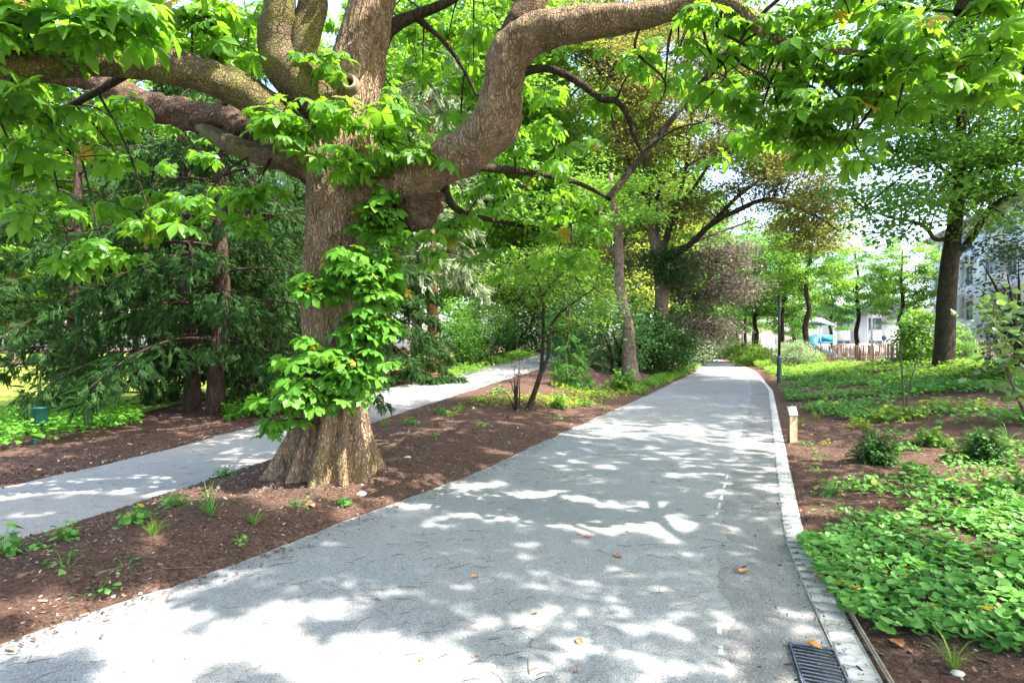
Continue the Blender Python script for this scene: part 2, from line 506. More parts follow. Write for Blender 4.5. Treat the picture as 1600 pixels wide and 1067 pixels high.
PALM = [palmate(i, 7 if i % 2 else 5 + i % 3, .15 + .16 * (i % 4)) for i in range(7)]
PALM_S = [palmate(20 + i, 5 if i % 2 else 6, .15 + .12 * (i % 4), .2) for i in range(6)]
PLO = palmate_lo()
LEAF2 = (np.array([(0, 0, 0), (.5, .3, .04), (1, 0, -.08), (.5, -.3, .04)]), np.array([(0, 1, 2), (0, 2, 3)])[:, ::-1])
LEAF4 = leaflet(1., .36, 0, .2, .15)
LEAFW = leaflet(1., .5, 0, .25, .15)
def lobed():
    """five-lobed maple-like blade"""
    a = np.linspace(-2.6, 2.6, 11); r = np.array([.35, .5, .3, .75, .42, 1., .42, .75, .3, .5, .35])
    v = [(0, 0, 0)] + [(math.cos(t) * q * .6 + .1, math.sin(t) * q * .6, -.12 * q * q) for t, q in zip(a, r)]
    return np.array(v), np.array([(0, i, i + 1) for i in range(1, 11)])
LOBED = lobed()
def round_leaf(seed):
    r = random.Random(seed); n = 9
    a = np.linspace(-2.75, 2.75, n); v = [(0, 0, -.08)]
    for i, t in enumerate(a):
        q = .5 * r.uniform(.88, 1.1) * (1 - .08 * (i % 2)); v.append((math.cos(t) * q + .12, math.sin(t) * q, .05 * r.uniform(0, 1.4)))
    return np.array(v), np.array([(0, i, i + 1) for i in range(1, n)])
ROUND = [round_leaf(i) for i in range(3)]
def spray(seed, n=6, w=.045, spread=.55, droop=.6):
    """flat conifer spray: narrow leaflets off a drooping stem"""
    r = random.Random(seed); out = []
    for i in range(n):
        t = .1 + .8 * i / n
        for s in (-1, 1):
            L = .42 * (1 - .5 * t) * r.uniform(.8, 1.2); a = s * spread * r.uniform(.7, 1.3)
            c, q = math.cos(a), math.sin(a); z0 = -droop * t * t
            v = np.array([(t, 0, z0), (t + L * .5 * c - w * q, L * .5 * q + w * c, z0 - L * .28), (t + L * c, L * q, z0 - L * .7), (t + L * .5 * c + w * q, L * .5 * q - w * c, z0 - L * .28)])
            out.append((v, np.array([(0, 1, 2), (0, 2, 3)])))
    v = np.array([(0, .01, 0), (0, -.01, 0), (.55, 0, -droop * .3), (1.05, 0, -droop * 1.1)])
    out.append((v, np.array([(0, 1, 2), (2, 1, 3)])))
    return join(out)
SPRAY = [spray(0), spray(1, 5, .05, .7, .4), spray(2, 6, .04, .45, .8)]
BLADE = (np.array([(0, .012, 0), (0, -.012, 0), (.4, .014, .0), (.4, -.014, .0), (.75, .01, -.14), (.75, -.01, -.14), (1., 0, -.42)]),
         np.array([(0, 1, 3), (0, 3, 2), (2, 3, 5), (2, 5, 4), (4, 5, 6)]))


def rvar(n, old=.02):
    v = R.uniform(0, .9, n)
    v[R.uniform(0, 1, n) < old] = 1.
    return v


def scatter_leaves(buf, tmpls, pos, size, up=.8, out=None, droop=.25, jit=.6, sj=.3, old=.0, var=None):
    """leaves at pos: blade roughly facing up, tips random, hanging a little"""
    n = len(pos)
    if n == 0: return
    nrm = R.normal(0, jit, (n, 3)); nrm[:, 2] = np.abs(nrm[:, 2]) + up
    tip = R.normal(0, 1, (n, 3)); tip[:, 2] *= .3
    if out is not None: tip = nz(tip) + out
    tip = nz(tip); tip[:, 2] -= droop
    sz = size * R.uniform(1 - sj, 1 + sj, n)
    vv = rvar(n, old) if var is None else var
    k = R.integers(0, len(tmpls), n)
    for i, t in enumerate(tmpls):
        s = k == i
        buf.leaves(t, pos[s], tip[s], nz(nrm[s]), sz[s], vv[s])


# ------------------------------------------------------------------ ground, paths
def axis(parts):
    out = []
    for a, b, st in parts: out.append(np.arange(a, b, st))
    return np.unique(np.round(np.concatenate(out), 4))


def grid_noise(x, y, sc, seed=0.):
    r = np.random.default_rng(int(seed * 10) + 3)
    out = np.zeros_like(x)
    for k in range(7):
        a = r.uniform(0, 6.28); f = sc * r.uniform(.6, 1.6); ph = r.uniform(0, 6.28)
        out += np.sin((x * math.cos(a) + y * math.sin(a)) * f + ph + 1.4 * np.sin((x * math.sin(a) - y * math.cos(a)) * f * .7 + ph * 2))
    return out / 5.


def sheet(name, xs, ys, zf, mat, keep=None):
    X, Y = np.meshgrid(xs, ys); Z = zf(X, Y)
    nx, ny = len(xs), len(ys)
    i, j = np.meshgrid(np.arange(ny - 1), np.arange(nx - 1), indexing='ij')
    q = np.stack([i * nx + j, i * nx + j + 1, (i + 1) * nx + j + 1, (i + 1) * nx + j], -1)
    if keep is not None:
        cx = (X[:-1, :-1] + X[1:, 1:]) / 2; cy = (Y[:-1, :-1] + Y[1:, 1:]) / 2
        q = q[keep(cx, cy)]
    b = Buf(); b.add(np.stack([X, Y, Z], -1).reshape(-1, 3), None, q.reshape(-1, 4))
    return b.build(name, mat, smooth=True)


def ground_z(x, y):
    rough = .014 * grid_noise(x, y, 9., 1) + .007 * grid_noise(x, y, 31., 2) + .004 * grid_noise(x, y, 70., 3)
    near = 1 - sm((y - 14) / 20)
    dip = path_dip(x, y)
    return hgt(x, y) + rough * (1 - .75 * dip) * (.35 + .65 * near) + .012 - dip * .055


xs = axis([(-300, -60, 30), (-60, -12, 2), (-12, -7, .25), (-7, 6.5, .055), (6.5, 18, .3), (18, 60, 2), (60, 301, 30)])
ys = axis([(-12, 1, 1.), (1, 9, .055), (9, 16, .12), (16, 34, .4), (34, 110, 2), (110, 401, 30)])
setting(sheet('ground', xs, ys, ground_z, GM['soil']))


def ribbon(name, left, right, y0, y1, zf, mat, nu=24, skirt=True):
    ysr = axis([(y0, min(y1, 12), .07), (min(y1, 12), min(y1, 30), .25), (min(y1, 30), y1 + .01, 1.5)])
    u = np.linspace(0, 1, nu)
    Y = np.repeat(ysr[:, None], nu, 1)
    X = left(ysr)[:, None] * (1 - u) + right(ysr)[:, None] * u
    Z = zf(X, Y)
    nx, ny = nu, len(ysr)
    i, j = np.meshgrid(np.arange(ny - 1), np.arange(nx - 1), indexing='ij')
    q = np.stack([i * nx + j, i * nx + j + 1, (i + 1) * nx + j + 1, (i + 1) * nx + j], -1).reshape(-1, 4)
    b = Buf(); b.add(np.stack([X, Y, Z], -1).reshape(-1, 3), None, q)
    return b.build(name, mat, smooth=True)


jl = lambda y: .05 * np.sin(y * 5.3) + .04 * np.sin(y * 11.7 + 1) + .02 * np.sin(y * 29.)
setting(ribbon('main_path', lambda y: xl(y) - .10 + jl(y), lambda y: xr(y) - .70 + .6 * jl(y * .8), -8, 129, lambda x, y: .006 * grid_noise(x, y, 2.2, 4) * sm((xr(y) - x) / 1.) + .004, GM['path'], 60))
setting(ribbon('path_gutter', lambda y: xr(y) - .82, lambda y: xr(y) - .13, -8, 129, lambda x, y: -.004 + .004 * grid_noise(x, y, 6., 5), GM['gutter'], 10))
setting(ribbon('side_path', lambda y: xsl(y) - .12 + jl(y + 3), lambda y: xsr(y) + .12 + jl(y * 1.1), -8, 70, lambda x, y: zl(y) + .006 * grid_noise(x, y, 2.5, 6), GM['side'], 30))


def setts(name, off0, off1, rows, y0, y1, step, mat, lift, keep=1., jit=.006):
    yy = np.arange(y0, y1, .01); px = xr(yy)
    s = np.concatenate([[0], np.cumsum(np.hypot(np.diff(px), .01))])
    b = Buf(); n = int(s[-1] / step); w = (off1 - off0) / rows
    for k in range(n):
        for r_ in range(rows):
            if R.uniform() > keep: continue
            sc = (k + (.5 if r_ % 2 else 0.) + R.uniform(-.08, .08)) * step
            y = np.interp(sc, s, yy); x = xr(y)
            dx = (xr(y + .05) - xr(y - .05)) / .1; t = np.array([dx, 1.]) / math.hypot(dx, 1); nn = np.array([t[1], -t[0]])
            c = np.array([x, y]) + nn * (off0 + (r_ + .5) * w)
            M = np.array([[nn[0], t[0], 0], [nn[1], t[1], 0], [0, 0, 1]])
            g = R.uniform(.93, 1.04)
            b.box((-w * .5 * g, -step * .5 * g, -.05), (w * .5 * g, step * .5 * g, lift + R.uniform(-jit, jit)), R.uniform(), .009, M, (c[0], c[1], 0))
    return b.build(name, mat)


m, nt = new_mat('kerb_setts'); co = gpos(nt)
a_ = nd(nt, 'ShaderNodeAttribute', attribute_name='var').outputs['Fac']
n1_ = noise(nt, co, 30., 6., .7); n2_ = noise(nt, co, 5., 4.)
c_ = ramp(nt, a_, [(0, (.42, .41, .395)), (1, (.52, .51, .49))])
c_ = mixc(nt, math_(nt, 'MULTIPLY', ramp_f(nt, n1_, .5, .72), .7), c_, (.22, .20, .18))
c_ = mixc(nt, math_(nt, 'MULTIPLY', ramp_f(nt, n2_, .5, .7), .5), c_, (.3, .27, .24))
finish(nt, principled(nt, c_, .85, n1_, .8, .006, .25)); SETT = m
setting(setts('kerb', -.15, .0, 1, 1.2, 60, .125, SETT, .009, .97, .004))
setting(setts('path_stone_line', -.735, -.69, 1, 1.2, 45, .11, SETT, .003, .34, .003))
KBED = plain('kerb_joint', (.36, .345, .32), .9, 0, 40., .4, .006, .1)
setting(ribbon('kerb_bedding', lambda y: xr(y) - .155, lambda y: xr(y) + .01, -8, 129, lambda x, y: .0 * x + .004, KBED, 4))

# lawn beyond the yews, street beyond the fence
setting(ribbon('lawn', lambda y: np.full_like(y, -90.), lambda y: xsl(y) - 3.6 - .6 * np.sin(y * .5), 11.5, 82, lambda x, y: hgt(x, y) + .045, GM['lawn'], 60))
setting(sheet('street', axis([(20, 120, 3)]), axis([(25, 125, 3)]), lambda x, y: hgt(x, y) + .03, GM['street'],
              lambda x, y: x - xr(y) > 13 - .12 * np.clip(y - 40, 0, 60)))

# ------------------------------------------------------------------ sun and gaps
EL, SAZ = math.radians(53), math.radians(113)       # azimuth clockwise from straight ahead
S = np.array([math.cos(EL) * math.sin(SAZ), math.cos(EL) * math.cos(SAZ), math.sin(EL)])
GAPS = [  # sunlit openings on the ground: x, y, half-length x, half-length y
    (-1.6, 3.0, 1.0, .66), (-.55, 2.75, .5, .25), (-2.6, 3.3, .5, .5), (-.95, 3.65, .3, .18), (.25, 2.95, .22, .1), (.75, 2.85, .22, .12), (-.8, 2.4, 1.2, .3), (1.35, 4.2, .14, .22),
    (2.4, 10.2, 1.5, .55), (3.9, 9.3, .9, .55), (1.7, 11.4, .8, .35), (2.05, 7.1, .28, .13), (.9, 8.2, .2, .12), (1.2, 7.5, .16, .1), (.4, 6.2, .12, .1), (-.7, 5.1, .2, .09), (-2.9, 4.3, .2, .3), (-2.0, 4.0, .35, .12),
    (-.2, 8.3, .25, .3), (-.4, 7.5, .3, .12), (-.75, 6.6, .35, .1), (4.9, 8.9, .7, .4), (6.2, 9.4, 1.2, .35), (5., 12., 1.3, .3), (4.2, 14.3, 1.3, .3), (-4.6, 5.4, .35, .15), (-4.2, 6.6, .3, .12), (-4.6, 7.6, .35, .2),
    (-5.1, 9.4, .4, .2), (-4.9, 6.3, .2, .1), (-2.6, 6.3, .35, .35), (-5.4, 7.6, .35, .2),
]


def in_gap(p):
    g = p[:, :2] - S[:2] * (p[:, 2:3] / S[2])
    hit = np.zeros(len(p), bool)
    w = .85 + .5 * np.sin(g[:, 0] * 7.1 + 2 * np.sin(g[:, 1] * 5)) + .2 * np.sin(g[:, 1] * 13)
    for x, y, a, b in GAPS:
        hit |= ((g[:, 0] - x) / a) ** 2 + ((g[:, 1] - y) / b) ** 2 < w
    return hit


def in_frame(p, mx=1.04):
    d = np.maximum(p[:, 1], 1e-3)
    u = (p[:, 0] / d * F) / 800; v = ((H0 - p[:, 2]) / d * F + HY - 533) / 533
    return (p[:, 1] > .3) & (np.abs(u) < mx) & (np.abs(v) < mx)


# ------------------------------------------------------------------ the old chestnut
def chestnut():
    base = ground_at(505, 742)
    D0 = base[1]
    t = thing('chestnut_tree', 'huge old horse chestnut with flared trunk between the two paths', 'tree', base)
    k = D0 / F
    # trunk
    cl = [(505, 760), (507, 742), (512, 700), (518, 655), (520, 600), (517, 540), (514, 480), (516, 420), (524, 360), (532, 300), (534, 240), (538, 190), (552, 130), (566, 70), (582, 0), (600, -90), (612, -180)]
    rp = [48, 47, 45, 42.5, 40, 38.5, 38, 39.5, 44, 51, 54, 51, 45, 38, 34, 30, 26]
    pts = np.array([P(a, b, D0) for a, b in cl]); rad = np.array(rp) * k
    pts, rad = spline(pts, rad, 16)
    m, sd = len(pts), 170
    lob = [(-2.75, 1.2, .26), (-2.05, .95, .19), (-1.45, 1.2, .2), (-.85, .9, .17), (-.3, 1.0, .2), (.35, 1.35, .24), (1.2, 1., .4), (2.2, 1., .4), (3.1, .9, .3)]
    v = np.zeros((m, sd, 3))
    th = np.arange(sd) / sd * 2 * np.pi - np.pi
    for i in range(m):
        hh = pts[i, 2] - base[2]
        fl = max(0., 1 - hh / 1.25) ** 2.3
        fur = max(0., 1 - hh / 2.1)
        r0 = np.ones(sd)
        lb = np.zeros(sd)
        for c, a, w in lob:
            dd = (th - c + np.pi) % (2 * np.pi) - np.pi
            lb += a * np.exp(-(dd / w) ** 2)
        r0 += fl * (.10 + .62 * lb) + fur * .34 * (lb - .7)
        for j in range(sd):
            a = th[j]
            a2 = a + hh * .22; q = Vector((math.cos(a2) * 1.4, math.sin(a2) * 1.4, hh * .62))
            f = .085 * mnoise.noise(q * 2.2) + .05 * mnoise.noise(Vector((q.x * 6, q.y * 6, hh * 1.5)))
            f += .045 * mnoise.noise(Vector((q.x * 13, q.y * 13, hh * 4))) + .02 * mnoise.noise(Vector((q.x * 30, q.y * 30, hh * 14)))
            r = rad[i] * (r0[j] + f)
            v[i, j] = pts[i] + np.array([math.cos(a) * r, math.sin(a) * r * (1. if hh > 1.5 else 1.), 0])
        low = hh < .9
        if low:
            ex = np.hypot(v[i, :, 0] - pts[i, 0], v[i, :, 1] - pts[i, 1]) - rad[i]
            v[i, :, 2] -= np.clip(ex, 0, 2) * .12
    b = Buf()
    I, J = np.meshgrid(np.arange(m - 1), np.arange(sd), indexing='ij'); K = (J + 1) % sd
    q = np.stack([I * sd + J, I * sd + K, (I + 1) * sd + K, (I + 1) * sd + J], -1).reshape(-1, 4)
    b.add(v.reshape(-1, 3), None, q)
    b.build('trunk', CH_BARK, t, base, True)
    # surface roots running out over the mulch
    for rp_ in ([(560, 735), (600, 722), (650, 718), (700, 700)], [(580, 742), (640, 745), (705, 742)], [(440, 755), (400, 775), (360, 790)], [(500, 765), (480, 790), (440, 805)], [(585, 720), (625, 690), (670, 665)]):
        pp = np.array([ground_at(*w) + np.array([0, 0, .012 - .05 * (n_ / len(rp_))]) for n_, w in enumerate(rp_)])
        b = Buf(); b.tube(pp, np.linspace(.07, .03, len(pp)), 12, 10, .5, 6.)
        b.build('root', RT_BARK, t, base, True)
    # limbs: (px, py, depth offset, half-width px)
    L = {}
    def limb(key, pts_, mat, sides=20, amp=.08, freq=3., name='limb', per=9):
        pp = np.array([P(a, b_, D0 + d_) for a, b_, d_, w in pts_]); rr = np.array([w * (D0 + d_) / F for a, b_, d_, w in pts_])
        bb = Buf(); bb.tube(pp, rr, sides, per, amp, freq); bb.build(name, mat, t, base, True)
        L[key] = spline(pp, rr, 6)[0]
    limb('A', [(520, 260, .0, 46), (468, 222, -.25, 34), (420, 175, -.5, 29), (370, 138, -.7, 27), (300, 112, -.95, 26), (210, 96, -1.2, 26), (120, 92, -1.45, 26), (40, 105, -1.7, 24), (-60, 120, -1.9, 20), (-200, 110, -2.1, 14)], CH_SMOOTH, 34, .09, 4., per=14)
    limb('B', [(530, 270, .1, 44), (440, 228, .2, 28), (380, 198, .25, 24), (300, 182, .3, 23), (220, 160, .3, 20), (140, 122, .3, 18), (60, 112, .3, 15), (-60, 95, .2, 10)], CH_RUG, 24, .3, 9., per=14)
    limb('B2', [(520, 265, .0, 36), (460, 248, -.1, 22), (400, 240, -.1, 17), (350, 220, .05, 14), (310, 196, .25, 9), (270, 178, .3, 5)], CH_SMOOTH, 26, .12, 4.4, per=12)
    limb('C', [(540, 200, .0, 40), (490, 150, -.3, 36), (447, 108, -.55, 32), (432, 60, -.65, 27), (437, 0, -.75, 24), (430, -90, -.9, 18), (400, -200, -1.1, 12)], CH_SMOOTH, 30, .1, 4., per=12)
    limb('C2', [(470, 120, -.45, 30), (470, 70, -.55, 24), (488, 15, -.6, 22), (492, -60, -.7, 18), (520, -170, -.8, 12)], CH_SMOOTH, 28, .1, 4., per=12)
    limb('D', [(520, 300, .0, 52), (570, 298, -.1, 42), (625, 284, -.2, 31), (685, 260, -.35, 32), (738, 230, -.5, 36), (778, 185, -.65, 36), (786, 130, -.75, 32), (800, 82, -.85, 33), (838, 50, -.95, 29), (905, 38, -1.1, 26), (980, 30, -1.25, 22), (1050, 14, -1.4, 17), (1105, 2, -1.5, 12), (1150, 8, -1.6, 8), (1178, 38, -1.65, 7.5), (1200, 58, -1.7, 7), (1250, 72, -1.75, 6), (1310, 80, -1.85, 5), (1390, 88, -1.95, 4), (1460, 94, -2.0, 3.4), (1540, 108, -2.05, 2.5), (1600, 125, -2.1, 1.6)], CH_BARK, 36, .16, 4.2, per=14)
    limb('D2', [(795, 95, -.8, 28), (815, 40, -.85, 27), (835, -10, -.9, 22), (860, -90, -.9, 18), (900, -190, -1., 10)], CH_RUG, 18, .15, 5.)
    limb('E', [(575, 90, .1, 24), (610, 45, .15, 11), (650, 24, .2, 8.5), (690, 8, .25, 7), (740, -20, .3, 5)], DK_BARK, 10)
    limb('E2', [(648, 26, .2, 6), (690, 62, .25, 4), (722, 105, .3, 3.2), (745, 150, .3, 2.4)], DK_BARK, 8)
    limb('F', [(800, 120, -.75, 12), (830, 110, -.8, 7), (862, 109, -.8, 6.2), (900, 126, -.8, 6), (940, 155, -.8, 5.4), (962, 158, -.8, 5), (980, 180, -.8, 4.6), (990, 210, -.75, 4), (1006, 245, -.7, 2.6)], DK_BARK, 8)
    limb('G', [(1120, 2, -1.5, 6), (1200, -20, -1.7, 5), (1300, -10, -1.9, 4.4), (1400, 10, -2., 3.4), (1500, 20, -2.1, 2)], DK_BARK, 8)
    limb('Hb', [(700, 250, -.3, 14), (760, 262, .3, 7), (830, 270, .8, 5.5), (900, 285, 1.2, 4), (950, 310, 1.4, 2.4)], DK_BARK, 8)
    limb('K', [(690, 262, -.2, 12), (700, 310, .7, 7), (730, 335, 1.3, 5), (800, 350, 1.7, 3.6), (880, 370, 1.9, 2)], DK_BARK, 8)
    limb('N', [(120, 100, -1.3, 12), (50, 60, -1.5, 8), (0, 40, -1.7, 6), (-60, 20, -1.8, 4)], DK_BARK, 8)
    limb('N2', [(210, 110, -1.1, 6), (100, 170, -.9, 5.5), (30, 190, -.8, 5), (-30, 150, -.8, 4)], DK_BARK, 8)
    # burl hanging below the right limb, sawn knot on the trunk
    b = Buf(); c = P(655, 320, D0 - .05)
    uu, vv_ = np.meshgrid(np.linspace(0, np.pi, 18), np.arange(28) / 28 * 2 * np.pi, indexing='ij')
    dirs = np.stack([np.sin(uu) * np.cos(vv_), np.sin(uu) * np.sin(vv_), np.cos(uu)], -1).reshape(-1, 3)
    rr = np.array([.25 * (1 + .42 * mnoise.noise(Vector(d) * 2.2) + .16 * mnoise.noise(Vector(d) * 6)) for d in dirs])
    I, J = np.meshgrid(np.arange(17), np.arange(28), indexing='ij'); K = (J + 1) % 28
    b.add(c + dirs * rr[:, None] * np.array([1, 1, 1.15]), None, np.stack([I * 28 + J, (I + 1) * 28 + J, (I + 1) * 28 + K, I * 28 + K], -1).reshape(-1, 4))
    b.build('burl', CH_RUG, t, base, True)
    b = Buf(); c = P(545, 128, D0 - .44)
    dirn = np.array([.08, -1, .05]); ux = np.array([1, .08, 0]); uz = np.array([0, .05, 1.])
    pr = [(.0, .10), (.07, .074), (.10, .07), (.108, .058), (.09, .046), (.02, .034), (.01, .0)]
    vv = np.array([[c - dirn * 0 + dirn * (a - .08) + (ux * math.cos(s_) + uz * 1.15 * math.sin(s_)) * r_ for s_ in np.arange(20) / 20 * 6.2832] for a, r_ in pr])
    I, J = np.meshgrid(np.arange(len(pr) - 1), np.arange(20), indexing='ij'); K = (J + 1) % 20
    vr = np.repeat([.5, .5, 1., 1., 1., 0., 0.], 20)
    b.add(vv.reshape(-1, 3), None, np.stack([I * 20 + J, I * 20 + K, (I + 1) * 20 + K, (I + 1) * 20 + J], -1).reshape(-1, 4), vr)
    m_, nt_ = new_mat('sawn_knot'); a1 = nd(nt_, 'ShaderNodeAttribute', attribute_name='var').outputs['Fac']
    finish(nt_, principled(nt_, ramp(nt_, a1, [(.2, (.05, .02, .012)), (.5, (.2, .14, .1)), (.9, (.45, .36, .26))]), .9)); b.build('knot', m_, t, base, True)

    # leaves: every spray hangs off a twig grown from the nearest limb
    allp = np.vstack(list(L.values()))
    sprays = [(40, 40, -2.0, 75, 50, 13), (130, 28, -1.9, 70, 40, 10), (190, 30, -1.8, 60, 35, 6), (60, 180, -1.6, 70, 45, 7), (25, 250, -1.4, 40, 50, 8), (115, 245, -1., 60, 40, 7),
        (300, 30, -.9, 90, 40, 12), (340, 65, -.6, 60, 30, 7), (390, 40, -.2, 40, 60, 8), (20, 130, -2., 40, 25, 3), (170, 180, -.6, 60, 30, 6),
        (310, 322, -.6, 40, 22, 5), (240, 350, -.8, 45, 22, 6), (160, 392, -.9, 48, 22, 7), (112, 418, -.9, 25, 16, 3), (390, 330, -.6, 22, 30, 3), (400, 295, -.6, 40, 20, 4), (60, 320, -1., 50, 25, 5), (215, 300, -.5, 60, 25, 5),
        (440, 178, -.9, 45, 35, 6), (485, 205, -.9, 45, 30, 7), (560, 175, -.8, 55, 28, 6), (545, 250, -.8, 60, 28, 8), (600, 215, -.6, 45, 30, 7), (620, 170, -.4, 40, 25, 4), (500, 90, -.7, 30, 25, 3), 
        (660, 120, 1.5, 60, 70, 12), (700, 60, 1.6, 65, 50, 10), (640, 200, 1.2, 50, 40, 8), (720, 190, 1.8, 50, 50, 10), (740, 110, 2., 40, 60, 8), (650, 60, 2.2, 60, 40, 7), (620, 250, .3, 60, 25, 6), (690, 235, -.6, 50, 20, 4),
        (850, 135, .2, 40, 35, 3), (880, 200, .6, 50, 45, 5),  (840, 265, 1., 50, 50, 7), (760, 300, 1.1, 70, 35, 9), (700, 355, 1.4, 60, 45, 9), (820, 350, 1.6, 70, 45, 11), (905, 340, 1.6, 60, 45, 7),  (800, 215, .6, 30, 40, 4),
        (750, 410, 2., 80, 25, 7), (640, 365, 1., 40, 35, 5), (870, 400, 2., 70, 22, 4),  (940, 160, -.6, 25, 15, 3), 
        (1060, 80, -1.3, 60, 50, 4), (990, 105, -1., 50, 40, 3), (1120, 110, -1.5, 60, 55, 5), (1100, 190, -1.1, 50, 35, 3), (1190, 140, -1.6, 60, 65, 7), (1250, 55, -1.7, 70, 45, 7), (1265, 150, -1.8, 70, 55, 8), (1230, 218, -1.5, 60, 35, 6), (1330, 28, -1.9, 70, 30, 5), (1345, 120, -1.9, 60, 45, 7), (1310, 208, -1.7, 60, 35, 6),
        (1405, 112, -2., 50, 38, 5), (1425, 50, -2.1, 60, 38, 5), (1480, 120, -2.1, 50, 30, 4), (1545, 85, -2.1, 50, 38, 4), (1590, 40, -2.2, 40, 45, 4), (1545, 15, -2.1, 60, 25, 3), (1150, 30, -1.6, 60, 25, 4), (1550, 125, -2.1, 30, 18, 3), (1400, 180, -1.9, 30, 22, 3), (1180, 205, -1.5, 40, 30, 3), ]
    for px_, py_, dd_, n_ in ((420, 40, 2.5, 10), (470, 60, 3, 10), (600, 40, 2.5, 9), (630, 100, 3, 9), (560, 60, 3.2, 8), (350, 20, 2, 10), (250, 15, 2.2, 10), (100, 95, 2, 9), (20, 90, 1.5, 9), (180, 130, 2.2, 9), (80, 150, 2.5, 10), (280, 80, 3, 10), (160, 40, 2.6, 10), (40, 20, 2, 9), (400, 120, 2.6, 8), (320, 250, 2., 6), (0, 200, 2, 8), (200, 220, 2.6, 7), (760, 30, 2, 9), (880, 90, 2.6, 6)):
        sprays.append((px_, py_, dd_, 75, 50, n_))
    tw, lf = Buf(), Buf()
    nodes = []
    def grow(sp, size, buf, tmpls, nl, old, tbuf):
        c = P(sp[0], sp[1], D0 + sp[2])
        d = np.linalg.norm(allp - c, axis=1); a = allp[np.argmin(d)]
        mid = (a + c) / 2 + np.array([0, 0, .10 * np.linalg.norm(c - a)])
        if np.linalg.norm(c - a) > .12:
            tbuf.tube([a, mid, c], [.014, .010, .006], 5, 4)
        n = sp[5]
        sig = np.array([sp[3], min(sp[3], sp[4]) * 1.0, sp[4]]) * (D0 + sp[2]) / F
        q = R.normal(0, .55, (n, 3)); q = np.clip(q, -1.15, 1.15) * sig
        for e in q:
            tip = c + e
            tbuf.tube([c + e * .12, c + e * .6 + np.array([0, 0, .03]), tip], [.006, .0045, .003], 4, 2, cap=False)
            k_ = R.integers(nl[0] - 1, nl[1] + 3)
            az = R.uniform(0, 6.28) + np.arange(k_) * 2.4
            o = np.stack([np.cos(az), np.sin(az), R.uniform(-.35, .25, k_)], 1)
            pos = tip + o * size * .42 * R.uniform(.7, 1.2, (k_, 1))
            nrm = np.stack([o[:, 0] * .45, o[:, 1] * .45, np.ones(k_)], 1) + R.normal(0, .42, (k_, 3))
            tp = o.copy(); tp[:, 2] -= R.uniform(.15, .75, k_)
            kk = R.integers(0, len(tmpls), k_)
            vv = np.clip(R.normal(.45, .2, k_), 0, .9); vv[R.uniform(0, 1, k_) < old] = 1.
            sz = size * np.clip(R.lognormal(-.12, .3, k_), .4, 1.35)
            for i in range(len(tmpls)):
                s_ = kk == i
                buf.leaves(tmpls[i], pos[s_], tp[s_], nz(nrm[s_]), sz[s_], vv[s_])
    for sp in sprays:
        if sp[0] > 960: grow((sp[0], sp[1], sp[2], sp[3] * 1.15, sp[4] * 1.35, round(sp[5] * 1.5)), .22, lf, PALM, (4, 5), .008, tw)
        else: grow(sp, .30 if sp[2] < -1.3 else .26, lf, PALM, (4, 6), .012, tw)
    # twigs drooping from the outer right limb
    for a, b_, d_ in ((1095, 20, -1.5), (1130, 10, -1.55), (1215, 62, -1.7), (1285, 78, -1.8), (1235, 70, -1.75), (1375, 88, -1.95), (1000, 40, -1.3), (1170, 40, -1.65), (1060, 30, -1.4)):
        q0 = P(a, b_, D0 + d_); ln = R.uniform(.5, .95)
        pp = [q0, q0 + np.array([R.uniform(-.1, .12), R.uniform(-.1, .1), -.3 * ln]), q0 + np.array([R.uniform(-.15, .25), R.uniform(-.1, .1), -.65 * ln]), q0 + np.array([R.uniform(-.15, .35), 0, -ln])]
        tw.tube(pp, [.016, .012, .009, .004], 6, 5, .1, 8.)
    setting(tw.build('twig', DK_BARK, t, base, True), 'stuff')
    # crown above, out of view: leaf clumps added up-sun to shade both paths
    up = Buf(); ub = Buf()
    cl_ = []
    for g0 in np.stack([R.uniform(-6.5, 7.5, 2300), R.uniform(-1.5, 13.5, 2300)], 1):
        z = R.uniform(5.2, 12.5); c = np.array([g0[0], g0[1], 0]) + S * (z / S[2])
        if math.hypot(c[0] - base[0], (c[1] - base[1])) < 12.5 - .25 * z: cl_.append(c)
    cl_ = np.array(cl_)
    cl_ = cl_[~in_frame(cl_, 1.1)]
    pos = (cl_[:, None] + R.normal(0, 1, (len(cl_), 16, 3)) * np.array([.42, .42, .2])).reshape(-1, 3)
    pos = pos[~in_gap(pos) & ~in_frame(pos, 1.08)]
    shoots = [(500, 600, -.6), (560, 440, -.5), (590, 480, -.5), (540, 570, -.6), (450, 630, -.6), (460, 700, -.5), (540, 690, -.6), (505, 400, -.5), (520, 300, -.5), (500, 350, -.5), (500, 500, -.5), (770, 200, -.8), (300, 110, -1.), (700, 250, -.6)]
    for sp in [q for q in sprays if R.uniform() < .6 or q[0] > 960] + shoots:  # cut the crown open along the sun so trunk and sprays are lit
        c = P(sp[0], sp[1], D0 + sp[2]); dv = pos - c; al_ = dv @ S
        off = np.linalg.norm(dv - al_[:, None] * S, axis=1)
        pos = pos[(off > (.85 if len(sp) == 3 else .55) + .15 * np.sin(pos[:, 0] * 9)) | (al_ < 0) | (R.uniform(0, 1, len(pos)) < .12)]
    scatter_leaves(up, [PLO], pos, .36, .9, None, .35, .45)
    for c in cl_[R.integers(0, len(cl_), 40)]:
        a = allp[np.argmin(np.linalg.norm(allp - c, axis=1) + 2 * np.maximum(0, allp[:, 2] - c[2]))]
        if in_gap(a + (c - a) * np.linspace(0, 1, 25)[:, None] + np.array([0, 0, .35])).any(): continue
        ub.tube([a, (a + c) / 2 + np.array([0, 0, .5]), c], [.05, .035, .012], 6, 4)
    lf_o = lf.build('foliage', CH_LEAF, t, base)
    up.build('crown', CH_LEAF, t, base); ub.build('branch', DK_BARK, t, base, True)
